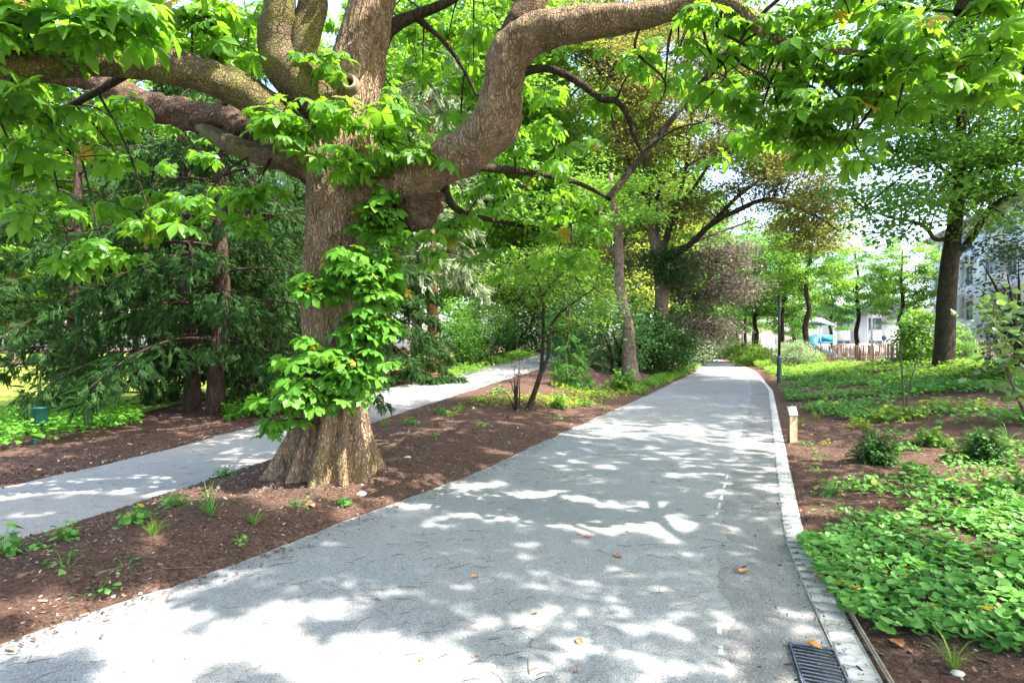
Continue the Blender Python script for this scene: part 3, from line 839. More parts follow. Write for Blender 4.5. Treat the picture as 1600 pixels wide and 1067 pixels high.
    # leafy shoots on the trunk
    allp = np.vstack([pts[::4] + np.array([0, -.35, 0]), pts[::4] + np.array([.35, -.2, 0])])
    for grp in ([(588, 318, -.35, 22, 45, 8), (575, 272, -.4, 32, 20, 5), (600, 360, -.3, 18, 22, 5), (578, 345, -.4, 20, 30, 5)],
                [(492, 440, -.55, 32, 18, 7), (560, 430, -.55, 42, 38, 16), (595, 465, -.45, 28, 40, 9), (540, 400, -.5, 25, 18, 4), (600, 410, -.4, 18, 24, 5), (590, 500, -.45, 22, 20, 5)],
                [(578, 525, -.5, 32, 36, 13), (560, 500, -.5, 20, 22, 5)],
                [(490, 585, -.62, 50, 38, 19), (445, 628, -.65, 30, 30, 8), (545, 570, -.6, 42, 32, 13), (422, 662, -.65, 14, 12, 2), (545, 615, -.6, 32, 18, 4), (470, 548, -.55, 30, 16, 4), (500, 630, -.7, 40, 16, 5)]):
        bb, tb = Buf(), Buf()
        for sp in grp: grow(sp[:5] + (int(sp[5] * 1.5),), .225, bb, PALM_S, (4, 6), .02, tb)
        o = bb.build('leafy_shoot', CH_SPR, t, base); tb.build('stem', DK_BARK, o, base, True)


chestnut()

# ------------------------------------------------------------------ generic trees
def clump_pts(n, rad, shell=.45, seed=0, low=-1.):
    r = np.random.default_rng(seed)
    d = nz(r.normal(0, 1, (n * 3, 3))); d = d[d[:, 2] > low][:n]
    q = shell + (1 - shell) * r.uniform(0, 1, len(d)) ** .6
    w = np.array([1 + .34 * mnoise.noise(Vector(e) * 1.9 + Vector((seed * 3.1, 0, 0))) for e in d])
    return d * (q * w)[:, None] * np.array(rad)


def tree_meshes(seed, hh, tr, cz, rad, nclump, per, lsize, lmat, bmat, tmpls=(LEAF2,), clump=(.85, .85, .3), lean=(0, 0), shell=.4, low=-1., nlimb=16, flare=.5, kinks=.15, droop=.3, up=.7, gap=False):
    """trunk with limbs, and a leafy crown of separate clumps; returns two meshes"""
    r = np.random.default_rng(seed)
    zt = np.linspace(-.15, hh * .86, 9)
    cx = lean[0] * (zt / hh) + r.normal(0, kinks, 9) * (zt > 1.5); cy = lean[1] * (zt / hh) + r.normal(0, kinks, 9) * (zt > 1.5)
    tp = np.stack([cx, cy, zt], 1)
    rr = tr * (1 - .8 * (np.clip(zt, 0, None) / hh)); rr[0] *= 1 + flare
    zt2 = np.insert(zt, 1, .35)
    tp = np.insert(tp, 1, tp[0] + (tp[1] - tp[0]) * .4, 0); tp[1, 2] = .3; rr = np.insert(rr, 1, tr * (1 + .18 * flare))
    tb = Buf(); tb.tube(tp, rr, 14, 5, .07, 2.5)
    sp, _ = spline(tp, rr, 6)
    c = clump_pts(nclump, rad, shell, seed, low) + np.array([lean[0] * cz / hh, lean[1] * cz / hh, cz])
    for e in c[r.permutation(len(c))[:nlimb]]:
        hz = np.hypot(e[0], e[1])
        za = np.clip(e[2] - hz * r.uniform(.5, .9), cz - rad[2] * .85, hh * .82)
        a = sp[np.argmin(np.abs(sp[:, 2] - za))]
        mid = a * .5 + e * .5 + np.array([0, 0, -.06 * hz]) + r.normal(0, .12, 3)
        ra = tr * .34 * (1 - .5 * a[2] / hh)
        tb.tube([a, a * .75 + mid * .25 + np.array([0, 0, .1]), mid, e], [ra, ra * .8, ra * .55, ra * .14], 7, 4, .1, 3.)
    n = len(c) * per
    pos = (c[:, None] + np.clip(r.normal(0, .5, (len(c), per, 3)), -1.1, 1.1) * np.array(clump)).reshape(-1, 3)
    out = nz(pos - np.array([0, 0, cz]))
    cv = np.repeat(r.uniform(.15, .7, len(c)), per) + r.normal(0, .16, n)
    lb = Buf(); scatter_leaves(lb, list(tmpls), pos, lsize, up, out * .6, droop, .55, .3, 0, np.clip(cv, 0, .9))
    return tb.mesh('trunk', bmat, smooth=True), lb.mesh('crown', lmat)


def place_tree(name, label, meshes, loc, rz=0., sc=1., group=None, cat='tree'):
    t = thing(name, label, cat, loc, rz, group, sc)
    link('trunk', meshes[0], t); link('crown', meshes[1], t)
    return t


def gp(px, d):
    x = (px - CX) / F * d
    return np.array([x, d, float(hgt(x, d))])


# big roadside tree on the right
def right_tree():
    b0 = gp(1474, 19.); D = b0[1]
    t = thing('oak_tree', 'tall oak with dark bare lower trunk in the right bed before the fence', 'tree', b0)
    tb = Buf()
    cl = [(1472, 592, 34), (1473, 578, 31), (1476, 540, 28.5), (1479, 470, 26.5), (1484, 410, 24.5), (1492, 350, 21), (1499, 280, 17), (1502, 200, 14), (1506, 110, 12), (1507, 0, 10), (1500, -120, 7), (1490, -220, 4)]
    tb.tube([P(a, b, D) for a, b, w in cl], [w * .49 * D / F for a, b, w in cl], 22, 8, .05, 3.)
    tb.build('trunk', DK_BARK, t, b0, True)
    limbs = [[(1492, 400, 0, 9), (1520, 370, -.4, 8), (1545, 330, -.8, 7), (1580, 306, -1.2, 6), (1640, 292, -1.6, 4), (1720, 270, -2, 2)],
             [(1485, 372, 0, 7), (1462, 374, -.3, 5), (1447, 356, -.5, 4.6), (1425, 346, -.8, 4), (1395, 341, -1.2, 3), (1350, 325, -1.6, 2)],
             [(1500, 290, 0, 8), (1530, 300, -.3, 6), (1552, 303, -.5, 5)], [(1498, 285, 0, 6), (1470, 262, -.3, 4), (1440, 240, -.6, 3.4), (1400, 238, -1, 2)],
             [(1500, 262, 0, 9), (1475, 246, -.3, 8), (1460, 215, -.6, 6), (1448, 160, -.9, 5), (1425, 100, -1.2, 3), (1390, 40, -1.5, 2)],
             [(1504, 140, 0, 6), (1470, 140, -.4, 4.4), (1445, 132, -.8, 3.4), (1390, 150, -1.2, 2)],
             [(1500, 262, 0, 8), (1540, 240, -.5, 6), (1590, 212, -1., 5), (1660, 180, -1.6, 3)], [(1500, 272, 0, 7), (1550, 262, -.2, 5), (1610, 224, -.5, 4), (1680, 200, -1, 2)],
             [(1506, 130, 0, 6), (1540, 120, .6, 5), (1600, 130, 1., 4), (1680, 110, 1.4, 2)], [(1505, 60, 0, 6), (1460, 0, .5, 5), (1400, -60, 1., 3)], [(1505, 60, 0, 6), (1560, -10, .5, 5), (1640, -60, 1, 3)],
             [(1500, 240, 0, 6), (1520, 200, 2., 5), (1560, 150, 3.5, 3)], [(1500, 240, 0, 6), (1460, 180, 2., 5), (1400, 150, 3.5, 3)]]
    LP = []
    for l in limbs:
        pp = np.array([P(a, b, D + d) for a, b, d, w in l]); rr = [w * .6 * D / F for a, b, d, w in l]
        bb = Buf(); bb.tube(pp, rr, 10, 6, .12, 3.); bb.build('limb', DK_BARK, t, b0, True)
        LP.append(spline(pp, np.array(rr), 8)[0])
    c = []
    for q in LP:
        s_ = q[int(len(q) * .35):]
        c.append(s_[R.integers(0, len(s_), 20)] + R.normal(0, .75, (20, 3)) * np.array([1, 1, .6]))
    c.append(P(1500, 60, D) + clump_pts(210, (7.2, 7.5, 6.5), .3, 5))
    c.append(P(1500, -120, D) + clump_pts(170, (7.2, 7.5, 4.5), .3, 6))
    c = np.vstack(c); c = c[c[:, 2] > 5.2]
    pos = (c[:, None] + np.clip(R.normal(0, .5, (len(c), 100, 3)), -1.1, 1.1) * np.array([.95, .95, .32])).reshape(-1, 3)
    pos = pos[~in_gap(pos)]
    lb = Buf(); scatter_leaves(lb, [LEAF4, LEAF2], pos, .16, .7, None, .3, .55)
    tw = Buf()
    al = np.vstack(LP)
    for e in c[::2]:
        a = al[np.argmin(np.linalg.norm(al - e, axis=1))]
        if np.linalg.norm(a - e) < 3: tw.tube([a, (a + e) / 2 + np.array([0, 0, .1]), e], [.03, .02, .008], 5, 3)
    lb.build('crown', OAK, t, b0); setting(tw.build('twig', DK_BARK, t, b0, True), 'stuff')


right_tree()

# copper beech: leaning limbs, olive and purple foliage, ivy at the fork
def beech():
    b0 = gp(1034, 31.); D = b0[1]
    t = thing('copper_beech', 'copper beech with pinkish trunk and olive purple crown left of the main path', 'tree', b0)
    tb = Buf(); cl = [(1032, 602, 18), (1032, 585, 13), (1032, 520, 11), (1034, 460, 10.5), (1030, 410, 11), (1022, 370, 9), (1012, 330, 8), (1010, 270, 7), (1020, 180, 5), (1030, 80, 3)]
    tb.tube([P(a, b, D) for a, b, w in cl], [w * D / F for a, b, w in cl], 16, 6, .08, 2.); tb.build('trunk', PK_BARK, t, b0, True)
    LP = []
    for l in [[(1030, 420, 0, 10), (1045, 360, -.5, 8), (1060, 310, -1, 7), (1072, 260, -1, 5), (1080, 190, -1, 3)],
              [(1034, 412, 0, 9), (1075, 385, -1, 8), (1110, 352, -2, 7), (1150, 330, -3, 6), (1200, 312, -3.5, 5), (1260, 330, -4, 3), (1310, 360, -4, 2)],
              [(1110, 352, -2, 6), (1150, 310, -2.5, 5), (1190, 280, -3, 4), (1230, 260, -3, 3)], [(1022, 360, 0, 7), (1030, 300, -1, 5), (1060, 270, -2, 4), (1110, 240, -3, 3), (1170, 235, -3.5, 2)],
              [(1032, 400, 0, 5), (1090, 375, 1, 4), (1160, 350, 2, 3), (1170, 345, 2, 2)], [(1012, 330, 0, 6), (990, 270, -1, 4), (960, 200, -2, 3), (950, 120, -2, 2)],
              [(1045, 360, -.5, 5), (1080, 300, -2, 4), (1140, 210, -3, 3), (1180, 150, -3, 2)]]:
        pp = np.array([P(a, b, D + d) for a, b, d, w in l]); rr = [w * .6 * D / F for a, b, d, w in l]
        bb = Buf(); bb.tube(pp, rr, 9, 6, .12, 2.); bb.build('limb', DK_BARK, t, b0, True); LP.append(spline(pp, np.array(rr), 8)[0])
    al = np.vstack(LP)
    def foliage(name, spec, mat, per, size, cl=(1., 1., .34)):
        c = np.vstack([P(a, b, D + d) + clump_pts(n, (rx * D / F, rx * D / F * .7, rz * D / F), .2, int(a)) for a, b, d, rx, rz, n in spec])
        pos = (c[:, None] + np.clip(R.normal(0, .5, (len(c), per, 3)), -1.1, 1.1) * np.array(cl)).reshape(-1, 3)
        pos = pos[~in_gap(pos)]
        lb = Buf(); scatter_leaves(lb, [LEAF2], pos, size, .7, None, .35, .6); lb.build(name, mat, t, b0)
        return c
    c = foliage('crown', [(1050, 150, -2, 110, 90, 80), (1130, 240, -3, 110, 60, 70), (1000, 240, -1, 70, 70, 45), (1100, 60, -1, 120, 70, 60), (960, 110, -1, 70, 80, 40), (1240, 270, -4, 80, 40, 46), (1200, 200, -3, 70, 50, 36), (1040, 340, 0, 60, 40, 30), (1100, 320, -2, 60, 25, 20), (1250, 330, -4, 75, 30, 42), (1280, 370, -4, 40, 25, 16), (900, 40, 0, 80, 60, 40), (1190, 60, -2, 90, 60, 46), (1010, 20, 1, 90, 60, 40), (1180, 120, -3, 60, 50, 30)], BEECH, 150, .15)
    foliage('copper_crown', [(1130, 405, 1, 46, 34, 24), (1100, 440, .5, 60, 50, 34), (1145, 450, 1, 34, 44, 16), (1070, 460, 1, 50, 50, 20), (1090, 520, .5, 46, 40, 20), (980, 400, 1, 30, 50, 14), (1118, 500, .6, 34, 40, 12)], COPPER, 110, .17, (1.15, 1.15, .42))
    foliage('ivy', [(1040, 405, -1, 42, 22, 24), (1012, 300, -1, 18, 40, 12), (1050, 430, -1, 30, 14, 12), (1025, 540, -.8, 18, 20, 6)], IVY, 130, .15, (.8, .8, .5))
    tw = Buf()
    for e in c[::3]:
        a = al[np.argmin(np.linalg.norm(al - e, axis=1))]
        tw.tube([a, (a + e) / 2, e], [.05, .03, .01], 5, 3)
    setting(tw.build('twig', DK_BARK, t, b0, True), 'stuff')


beech()

# trees along the path and behind (copies of a few grown meshes)
AV = [tree_meshes(31, 13, .24, 8.4, (3.6, 3.6, 4.6), 95, 170, .2, LIME, DK_BARK, low=-.95, nlimb=22),
      tree_meshes(32, 12, .22, 7.6, (3.3, 3.3, 4.4), 90, 170, .2, OAK, DK_BARK, low=-.95, nlimb=22),
      tree_meshes(33, 14, .26, 9., (4., 4., 5.), 100, 170, .21, BLUEG, DK_BARK, low=-.95, nlimb=20)]
g_ = 'young trees lining the far side of the main path'
for px, d, k, s, lb in ((1262, 44, 0, 1., 'slim lime with bare dark stem standing just behind the picket fence left end'),
                        (1222, 50, 1, .95, 'leafy tree behind the pale bush right of the nearest lamp post'),
                        (1181, 54, 2, .9, 'blue green tree with pale stem between first and second lamp posts'),
                        (1164, 68, 1, .95, 'mid green tree behind the second lamp post'),
                        (1340, 52, 2, .85, 'rounded blue green tree behind the middle of the picket fence'),
                        (1408, 46, 0, .8, 'bright lime left of the tall oak behind the fence'),
                        (1300, 66, 1, .95, 'distant tree above the blue play tower'),
                        (1151, 80, 0, 1., 'distant lime beside the third lamp post'),
                        (1136, 92, 2, 1., 'distant blue green tree at the right of the path bend'),
                        (1126, 104, 1, 1., 'small dark tree right where the path disappears'),
                        (1395, 70, 2, .8, 'far blue green tree before the white apartment block')):
    place_tree('lime_tree' if k == 0 else 'street_tree' if k == 1 else 'maple_tree', lb, AV[k], gp(px, d), R.uniform(0, 6.28), s, g_)

BG = [tree_meshes(41, 17, .34, 9, (5.4, 5.4, 8.), 170, 210, .28, SUNNY, GR_BARK, clump=(1.15, 1.15, .42), nlimb=12),
      tree_meshes(42, 22, .36, 12, (5.6, 5.6, 10.), 200, 220, .28, LIME, GR_BARK, clump=(1.15, 1.15, .42), nlimb=12),
      tree_meshes(43, 17, .34, 9., (5., 5., 8.), 150, 210, .28, OAK, DK_BARK, clump=(1.15, 1.15, .42), nlimb=12)]
g_ = 'trees across the lawn and behind the paths'
for px, d, k, s, lb in ((20, 34, 1, 1., 'tall green tree rising behind the left yews near the picture edge'), (250, 38, 1, 1.05, 'tall green tree rising behind the paired yew trunks'), (470, 40, 1, 1.1, 'tall green tree filling the gap above the chestnut fork'), (-160, 40, 0, 1.1, 'sunlit tree just reaching in at the left edge')):
    place_tree('garden_tree', lb, BG[k], gp(px, d), R.uniform(0, 6.28), s, g_)
for px, d, k, s, lb in ((-60, 42, 0, 1.0, 'sunlit tree across the lawn at the far left edge'), (90, 46, 0, 1.05, 'sunlit yellow green tree seen behind the left yew branches'),
                        (210, 52, 1, .9, 'lime coloured tree across the lawn behind the yews'), (330, 44, 0, .8, 'sunlit tree on the lawn behind the paired yew trunks'), (440, 50, 0, .9, 'yellow green tree seen just left of the chestnut trunk'),
                        (560, 46, 1, 1., 'green tree hidden behind the chestnut trunk'), (650, 40, 1, 1.1, 'tall green tree behind the reddish cypress trunk'), (740, 34, 1, 1.1, 'tall bright tree left of where the side path climbs away'),
                        (800, 44, 0, 1.2, 'sunny yellow green tree behind the climbing side path'), (880, 36, 1, 1.15, 'tall lime green tree above the top of the side path'), (940, 46, 0, 1.3, 'yellow green tree left of the copper beech'),
                        (1010, 52, 2, 1.2, 'dark green tree behind the copper beech trunk'), (1075, 64, 2, 1.2, 'dark tree behind the bushes left of the path bend'), (1100, 88, 2, 1.2, 'dark green tree left of the far end of the path'), (1112, 122, 2, 1.3, 'far dark tree closing the view at the path end'), (1140, 135, 2, 1.3, 'farthest dark tree right of the path end'), (1180, 120, 1, 1.3, 'far green tree behind the second and third lamp posts'), (1240, 110, 2, 1.1, 'far dark tree beyond the picket fence left end')):
    place_tree('garden_tree', lb, BG[k], gp(px, d), R.uniform(0, 6.28), s, g_)

rt = tree_meshes(91, 15, .3, 10.2, (5.6, 5.6, 4.6), 170, 150, .19, LIME, DK_BARK, low=-.9, nlimb=26)
place_tree('lime_tree', 'lime added for shade, its lower leaves reaching into the top right corner', rt, (15.2, 10.6, .6), 1.)  # mostly out of view, added to shade the path and right bed

# conifers
def yew(name, label, px, d, hh, reach, nb, seed, zlo=.6, mat=YEW, bark=YW_BARK, tr=.2, size=.25, per=60, lean=(0, 0), droop=.5, two=False, group=None, ztop=None):
    b0 = gp(px, d); r = np.random.default_rng(seed)
    t = thing(name, label, 'tree', b0, 0, group)
    tb = Buf()
    zt = np.array([-.15, .25, 1.2, 2.6, 4.2, 6, hh]); tp = np.stack([lean[0] * zt / hh + r.normal(0, .05, 7), lean[1] * zt / hh + r.normal(0, .05, 7), zt], 1)
    tb.tube(tp, tr * np.array([1.5, 1.12, 1, .92, .8, .6, .15]), 16, 6, .14, 4.)
    tb.build('trunk', bark, t, (0, 0, 0), True)
    lb, bb = Buf(), Buf()
    for i in range(nb):
        z = zlo + (hh - zlo) * (i / nb) ** 1.15 + r.uniform(-.15, .15)
        L = reach * (1 - .62 * (z / hh) ** 1.6) * r.uniform(.65, 1.1)
        az = i * 2.4 + r.uniform(-.4, .4)
        a = np.array([lean[0] * z / hh, lean[1] * z / hh, z]); h = np.array([math.cos(az), math.sin(az), 0])
        tt = np.linspace(0, 1, 6)[:, None]
        pp = a + h * L * tt + np.array([0, 0, 1]) * (.5 * tt - (.5 + droop) * tt ** 2) * L * .42
        pp[:, 2] = np.maximum(pp[:, 2], .25)
        bb.tube(pp, tr * .2 * np.linspace(1, .15, 6), 6, 3, .1, 3.)
        n = int(per * L); u = r.uniform(.22, 1., n) ** .8
        q = np.stack([np.interp(u, tt[:, 0], pp[:, k]) for k in range(3)], 1)
        side = np.array([-h[1], h[0], 0]); sd = r.choice([-1, 1], n)
        w = L * .34 * (1.1 - u) * r.uniform(0, 1, n)
        q += side * (sd * w)[:, None] + h * (w * .5)[:, None]; q[:, 2] -= w * .25 + r.uniform(0, .25, n)
        q[:, 2] = np.maximum(q[:, 2], .15)
        tip = h * .6 + side * (sd * .8)[:, None] + r.normal(0, .45, (n, 3)); tip[:, 2] -= r.uniform(-.1, 1.1, n)
        nrm = r.normal(0, .6, (n, 3)); nrm[:, 2] += 1
        k = r.integers(0, 3, n); sz = size * r.uniform(.6, 1.25, n); vv = np.clip(r.normal(.4, .2, n), 0, .9)
        for m_ in range(3):
            s_ = k == m_; lb.leaves(SPRAY[m_], q[s_], tip[s_], nz(nrm[s_]), sz[s_], vv[s_])
    lb.build('crown', mat, t); bb.build('branch', bark, t, (0, 0, 0), True)
    return t


gy = 'yews along the left of the side path'
yew('yew_tree', 'dark yew with reddish trunk, right one of the close pair beside side path', 340, 12.2, 8.5, 3.6, 44, 51, 1.3, lean=(.1, .1), tr=.17, group=gy, per=50)
yew('yew_tree', 'dark yew with leaning trunk, left one of the close pair beside side path', 303, 12.7, 7.5, 3.4, 40, 52, 1.1, lean=(-.5, .2), tr=.16, group=gy, per=50)
yew('yew_tree', 'spreading yew drooping over undergrowth behind the green litter bin', 120, 14.2, 7., 3.6, 30, 53, .5, tr=.16, group=gy, per=52)
yew('yew_tree', 'yew at the far left edge of the picture hanging over the lawn', -60, 13.5, 7, 3.4, 18, 54, 2.2, tr=.16, group=gy, per=44)
yew('yew_tree', 'shadowy yew behind the chestnut trunk left side', 415, 17, 9., 3.4, 46, 55, .5, tr=.2, group=gy, per=58)
yew('yew_tree', 'dark low yew between chestnut trunk and reddish cypress trunk', 600, 18.5, 7.5, 2.4, 60, 56, .2, tr=.2, group=gy, per=80)
yew('yew_tree', 'bushy yew directly behind the paired yew trunks', 235, 16.5, 8., 3.2, 36, 61, .4, tr=.15, group=gy, per=40)
yew('yew_tree', 'bushy yew filling the gap between the paired trunks and the chestnut', 392, 15., 8., 2.9, 44, 62, .3, tr=.14, group=gy, per=44)
yew('cypress_tree', 'cypress with straight reddish brown trunk and pale drooping sprays above', 673, 20.5, 12, 2.5, 44, 57, 3.6, CYP, OR_BARK, .21, .5, 26)

# small trees and shrubs
def shrub_mesh(seed, w, h, n, size, mat, tmpls, stems=9, clump=.35, nc=28, up=.7, shell=.3, low=-.2, droop=.3, old=0., bmat=None, lean=(0, 0)):
    r = np.random.default_rng(seed)
    c = clump_pts(nc, (w / 2, w / 2, h * .5), shell, seed, -1.) + np.array([0, 0, h * .52]); c[:, 2] = np.maximum(c[:, 2], h * .06)
    per = max(1, n // len(c))
    pos = (c[:, None] + np.clip(r.normal(0, .5, (len(c), per, 3)), -1.1, 1.1) * np.array([1, 1, .65]) * clump * w).reshape(-1, 3)
    pos[:, 2] = np.abs(pos[:, 2] - .03) + .03
    lb = Buf(); cv = np.clip(np.repeat(r.uniform(.1, .75, len(c)), per) + r.normal(0, .15, len(pos)), 0, .9)
    cv[r.uniform(0, 1, len(cv)) < old] = 1.
    scatter_leaves(lb, list(tmpls), pos, size, up, nz(pos - np.array([0, 0, h * .4])) * .6, droop, .55, .3, 0, cv)
    sb = Buf()
    for e in c[:stems]:
        a = np.array([r.normal(0, .04 * w), r.normal(0, .04 * w), -.05])
        sb.tube([a, a * .6 + e * .4 + np.array([0, 0, .12 * h]), e], [.012 * h + .004, .009 * h + .003, .003], 5, 3)
    return sb.mesh('stem', bmat or DK_BARK, smooth=True), lb.mesh('foliage', mat)


def place_shrub(name, label, meshes, loc, rz=0., sc=1., group=None, cat='shrub'):
    t = thing(name, label, cat, loc, rz, group, sc)
    link('foliage', meshes[1], t); link('stem', meshes[0], t)
    return t


def small_tree():
    b0 = ground_at(826, 640); D = b0[1]
    t = thing('small_tree', 'slender forked young tree with fine yellow green leaves leaning beside side path', 'tree', b0)
    LP = []
    tb = Buf(); pp = [(822, 648, 6), (828, 632, 4.6), (838, 605, 4.2), (846, 580, 4)]
    tb.tube([P(a, b, D) for a, b, w in pp], [w * D / F for a, b, w in pp], 10, 5, .08, 6.); tb.build('trunk', DK_BARK, t, b0, True)
    for l in [[(846, 582, 0, 3.6), (857, 555, 0, 3), (858, 520, 0, 2.6), (870, 495, -.1, 2), (900, 470, -.3, 1.4), (930, 450, -.5, .8)], [(845, 585, 0, 3.2), (848, 540, .1, 2.8), (849, 480, .1, 2.4), (848, 465, .1, 2), (870, 435, .2, 1.5), (888, 420, .2, .8)],
              [(849, 480, .1, 1.6), (840, 440, .3, 1.2), (815, 410, .4, .7)], [(849, 500, .1, 1.4), (810, 470, .2, 1), (780, 455, .3, .6)], [(858, 520, 0, 1.4), (890, 512, .3, 1), (925, 505, .5, .6)], [(880, 430, .2, 1.4), (910, 440, .1, 1), (935, 455, 0, .6)]]:
        q = np.array([P(a, b, D + d) for a, b, d, w in l]); bb = Buf(); rr = np.array([w * D / F for a, b, d, w in l])
        bb.tube(q, rr, 7, 5, .1, 6.); bb.build('branch', DK_BARK, t, b0, True); LP.append(spline(q, rr, 6)[0])
    c = np.vstack([P(a, b, D + d) + clump_pts(n, (rx * D / F, rx * D / F, rz * D / F), .1, int(a + b)) for a, b, d, rx, rz, n in ((800, 430, .3, 55, 22, 18), (880, 415, .1, 60, 25, 22), (850, 455, 0, 80, 22, 22), (930, 470, -.3, 40, 28, 14), (790, 480, .2, 40, 18, 9), (900, 505, .2, 40, 18, 9), (850, 395, .2, 50, 16, 10))])
    pos = (c[:, None] + np.clip(R.normal(0, .5, (len(c), 66, 3)), -1.1, 1.1) * np.array([.45, .45, .2])).reshape(-1, 3)
    lb = Buf(); scatter_leaves(lb, [LEAF2], pos, .075, 1.1, None, .2, .4); lb.build('crown', YOUNG, t, b0)
    al = np.vstack(LP); tw = Buf()
    for e in c: tw.tube([al[np.argmin(np.linalg.norm(al - e, axis=1))], e], [.008, .003], 4, 1)
    setting(tw.build('twig', DK_BARK, t, b0), 'stuff')


small_tree()

tm = tree_meshes(61, 10, .31, 7.2, (2.6, 2.6, 2.6), 40, 150, .16, LIME, PK_BARK, lean=(-1., 0), nlimb=10, low=-.6, kinks=.05)
place_tree('sycamore_tree', 'leaning pinkish trunk rising from green bushes left of the main path', tm, ground_at(987, 592))

SH = {}
SH['maple'] = shrub_mesh(71, 3.6, 3.6, 4200, .17, BLUEG, [LOBED], 10, .2, 44, shell=.35)
SH['dark'] = shrub_mesh(72, 3.2, 2.6, 6000, .12, DARKS, [LEAF2], 10, .18, 50)
SH['green'] = shrub_mesh(73, 3., 2.4, 6000, .12, OAK, [LEAF2], 10, .18, 50)
SH['pale'] = shrub_mesh(74, 2.6, 2.2, 4500, .12, PALE, [LEAF2], 9, .18, 44)
SH['yellow'] = shrub_mesh(75, 2.4, 1.2, 3500, .12, YOUNG, [LEAF2], 9, .2, 40)
SH['holly'] = shrub_mesh(76, 3., 5.2, 5200, .11, HOLLY, [LEAF4], 14, .17, 70, shell=.25)
SH['bright'] = shrub_mesh(77, 3., 3., 5200, .17, LIME, [LEAF4], 10, .2, 46)
for k, lb, loc, s, rz in (
    ('maple', 'blue green maple bush in front of the leaning pinkish trunk', gp(965, 25.), 1.05, 0), ('maple', 'broad maple bush behind the conifer sapling by the side path', gp(905, 27), 1.1, 2), ('dark', 'dark bush at the foot of the copper beech', gp(1040, 28.5), 1.1, 1),
    ('dark', 'dark bush behind the leaning pinkish trunk', gp(1000, 30), 1.2, 3), ('pale', 'pale leaved bush hugging the left edge of the main path', gp(1072, 36), 1.15, 0), ('pale', 'pale bush farther along the left edge of the main path', gp(1092, 46), 1.3, 2), ('green', 'green bush at the left where the main path bends', gp(1098, 58), 1.4, 1),
    ('green', 'green bush at the back of the side path near reddish trunk', gp(715, 25), 1.1, 0), ('dark', 'dark bush on the bank right of the reddish trunk', gp(752, 28), 1.15, 2), ('dark', 'large dark bush above the top of the side path', gp(800, 33), 1.3, 4), ('green', 'green bush beside the top of the side path', gp(838, 40), 1.4, 5), ('dark', 'dark bush behind the small forked tree', gp(880, 33), 1.15, 1),
    ('pale', 'pale flowering bush right of the nearest lamp post', gp(1247, 33), .72, 0), ('pale', 'smaller pale bush behind the nearest lamp post', gp(1228, 37), .7, 2), ('yellow', 'yellow green low bush beside the second lamp post', gp(1178, 44), 1.3, 0), ('yellow', 'yellow green low bush beyond the second lamp post', gp(1160, 56), 1.5, 2), ('yellow', 'yellow green low bush near the third lamp post', gp(1146, 70), 1.6, 4),
    ('bright', 'bright green bush against the left of the tall oak trunk', gp(1446, 22.5), .72, 0), ('green', 'green bush against the right of the tall oak trunk', gp(1500, 23.5), .5, 1), ('holly', 'tall glossy dark holly at the right edge of the bed', gp(1608, 13.5), .8, 0), ('yellow', 'low yellow green bush before the left end of the picket fence', gp(1268, 38), .7, 1)):
    place_shrub({'maple': 'maple_bush', 'holly': 'holly_bush'}.get(k, 'bush'), lb, SH[k], loc, rz, s)

# hazel with big pale leaves leaning in from the right
def hazel():
    b0 = ground_at(1612, 668); D = b0[1]
    t = thing('hazel_shrub', 'leggy shrub with large pale leaves leaning in at the right edge', 'shrub', b0)
    sb = Buf(); LP = []
    for l in ([(1612, 668, 0, 3), (1590, 620, 0, 2.4), (1570, 565, .1, 2), (1555, 520, .1, 1.4), (1552, 470, .2, .8)], [(1612, 668, 0, 3), (1610, 590, .2, 2), (1590, 510, .3, 1.4), (1575, 460, .3, .8)], [(1612, 668, 0, 3), (1640, 580, 0, 2), (1640, 480, 0, 1)]):
        q = np.array([P(a, b, D + d) for a, b, d, w in l]); rr = np.array([w * D / F for a, b, d, w in l]); sb.tube(q, rr, 7, 5, .1, 5.); LP.append(spline(q, rr, 14)[0])
    sb.build('stem', GR_BARK, t, b0, True)
    al = np.vstack([q[14:] for q in LP]); q = al[R.integers(0, len(al), 320)]
    pos = q + R.normal(0, 1, (320, 3)) * np.array([.2, .2, .1])
    lb = Buf(); scatter_leaves(lb, [LEAFW], pos, .13, .8, None, .35, .4, .3, .05); lb.build('foliage', HAZEL, t, b0)


hazel()

# ------------------------------------------------------------------ low plants
def herb_mesh(seed, n, rad, h, size, mat, tmpls, old=.04, stems=True, up=.9):
    r = np.random.default_rng(seed); b = Buf()
    az = r.uniform(0, 6.28, n); q = np.sqrt(r.uniform(0, 1, n)) * rad * (1 + .35 * np.sin(az * 2 + seed) + .2 * np.sin(az * 5 + seed * 2))
    pos = np.stack([np.cos(az) * q, np.sin(az) * q, np.maximum(.015, h * (.12 + .88 * r.uniform(0, 1, n)) * np.clip(1 - .4 * (q / rad) ** 2, .15, 1) * (1 + .25 * np.sin(az * 3 + seed * 3)))], 1)
    out = np.stack([np.cos(az), np.sin(az), np.zeros(n)], 1)
    scatter_leaves(b, list(tmpls), pos, size, up, out * 1.2, .25, .4, .35, old)
    if stems:
        for p in pos: b.tube([np.array([p[0] * .2, p[1] * .2, -.02]), p * np.array([.7, .7, .8]), p], [.004, .003, .002], 3, 1, var=.3, cap=False)
    return b.mesh('plant', mat)


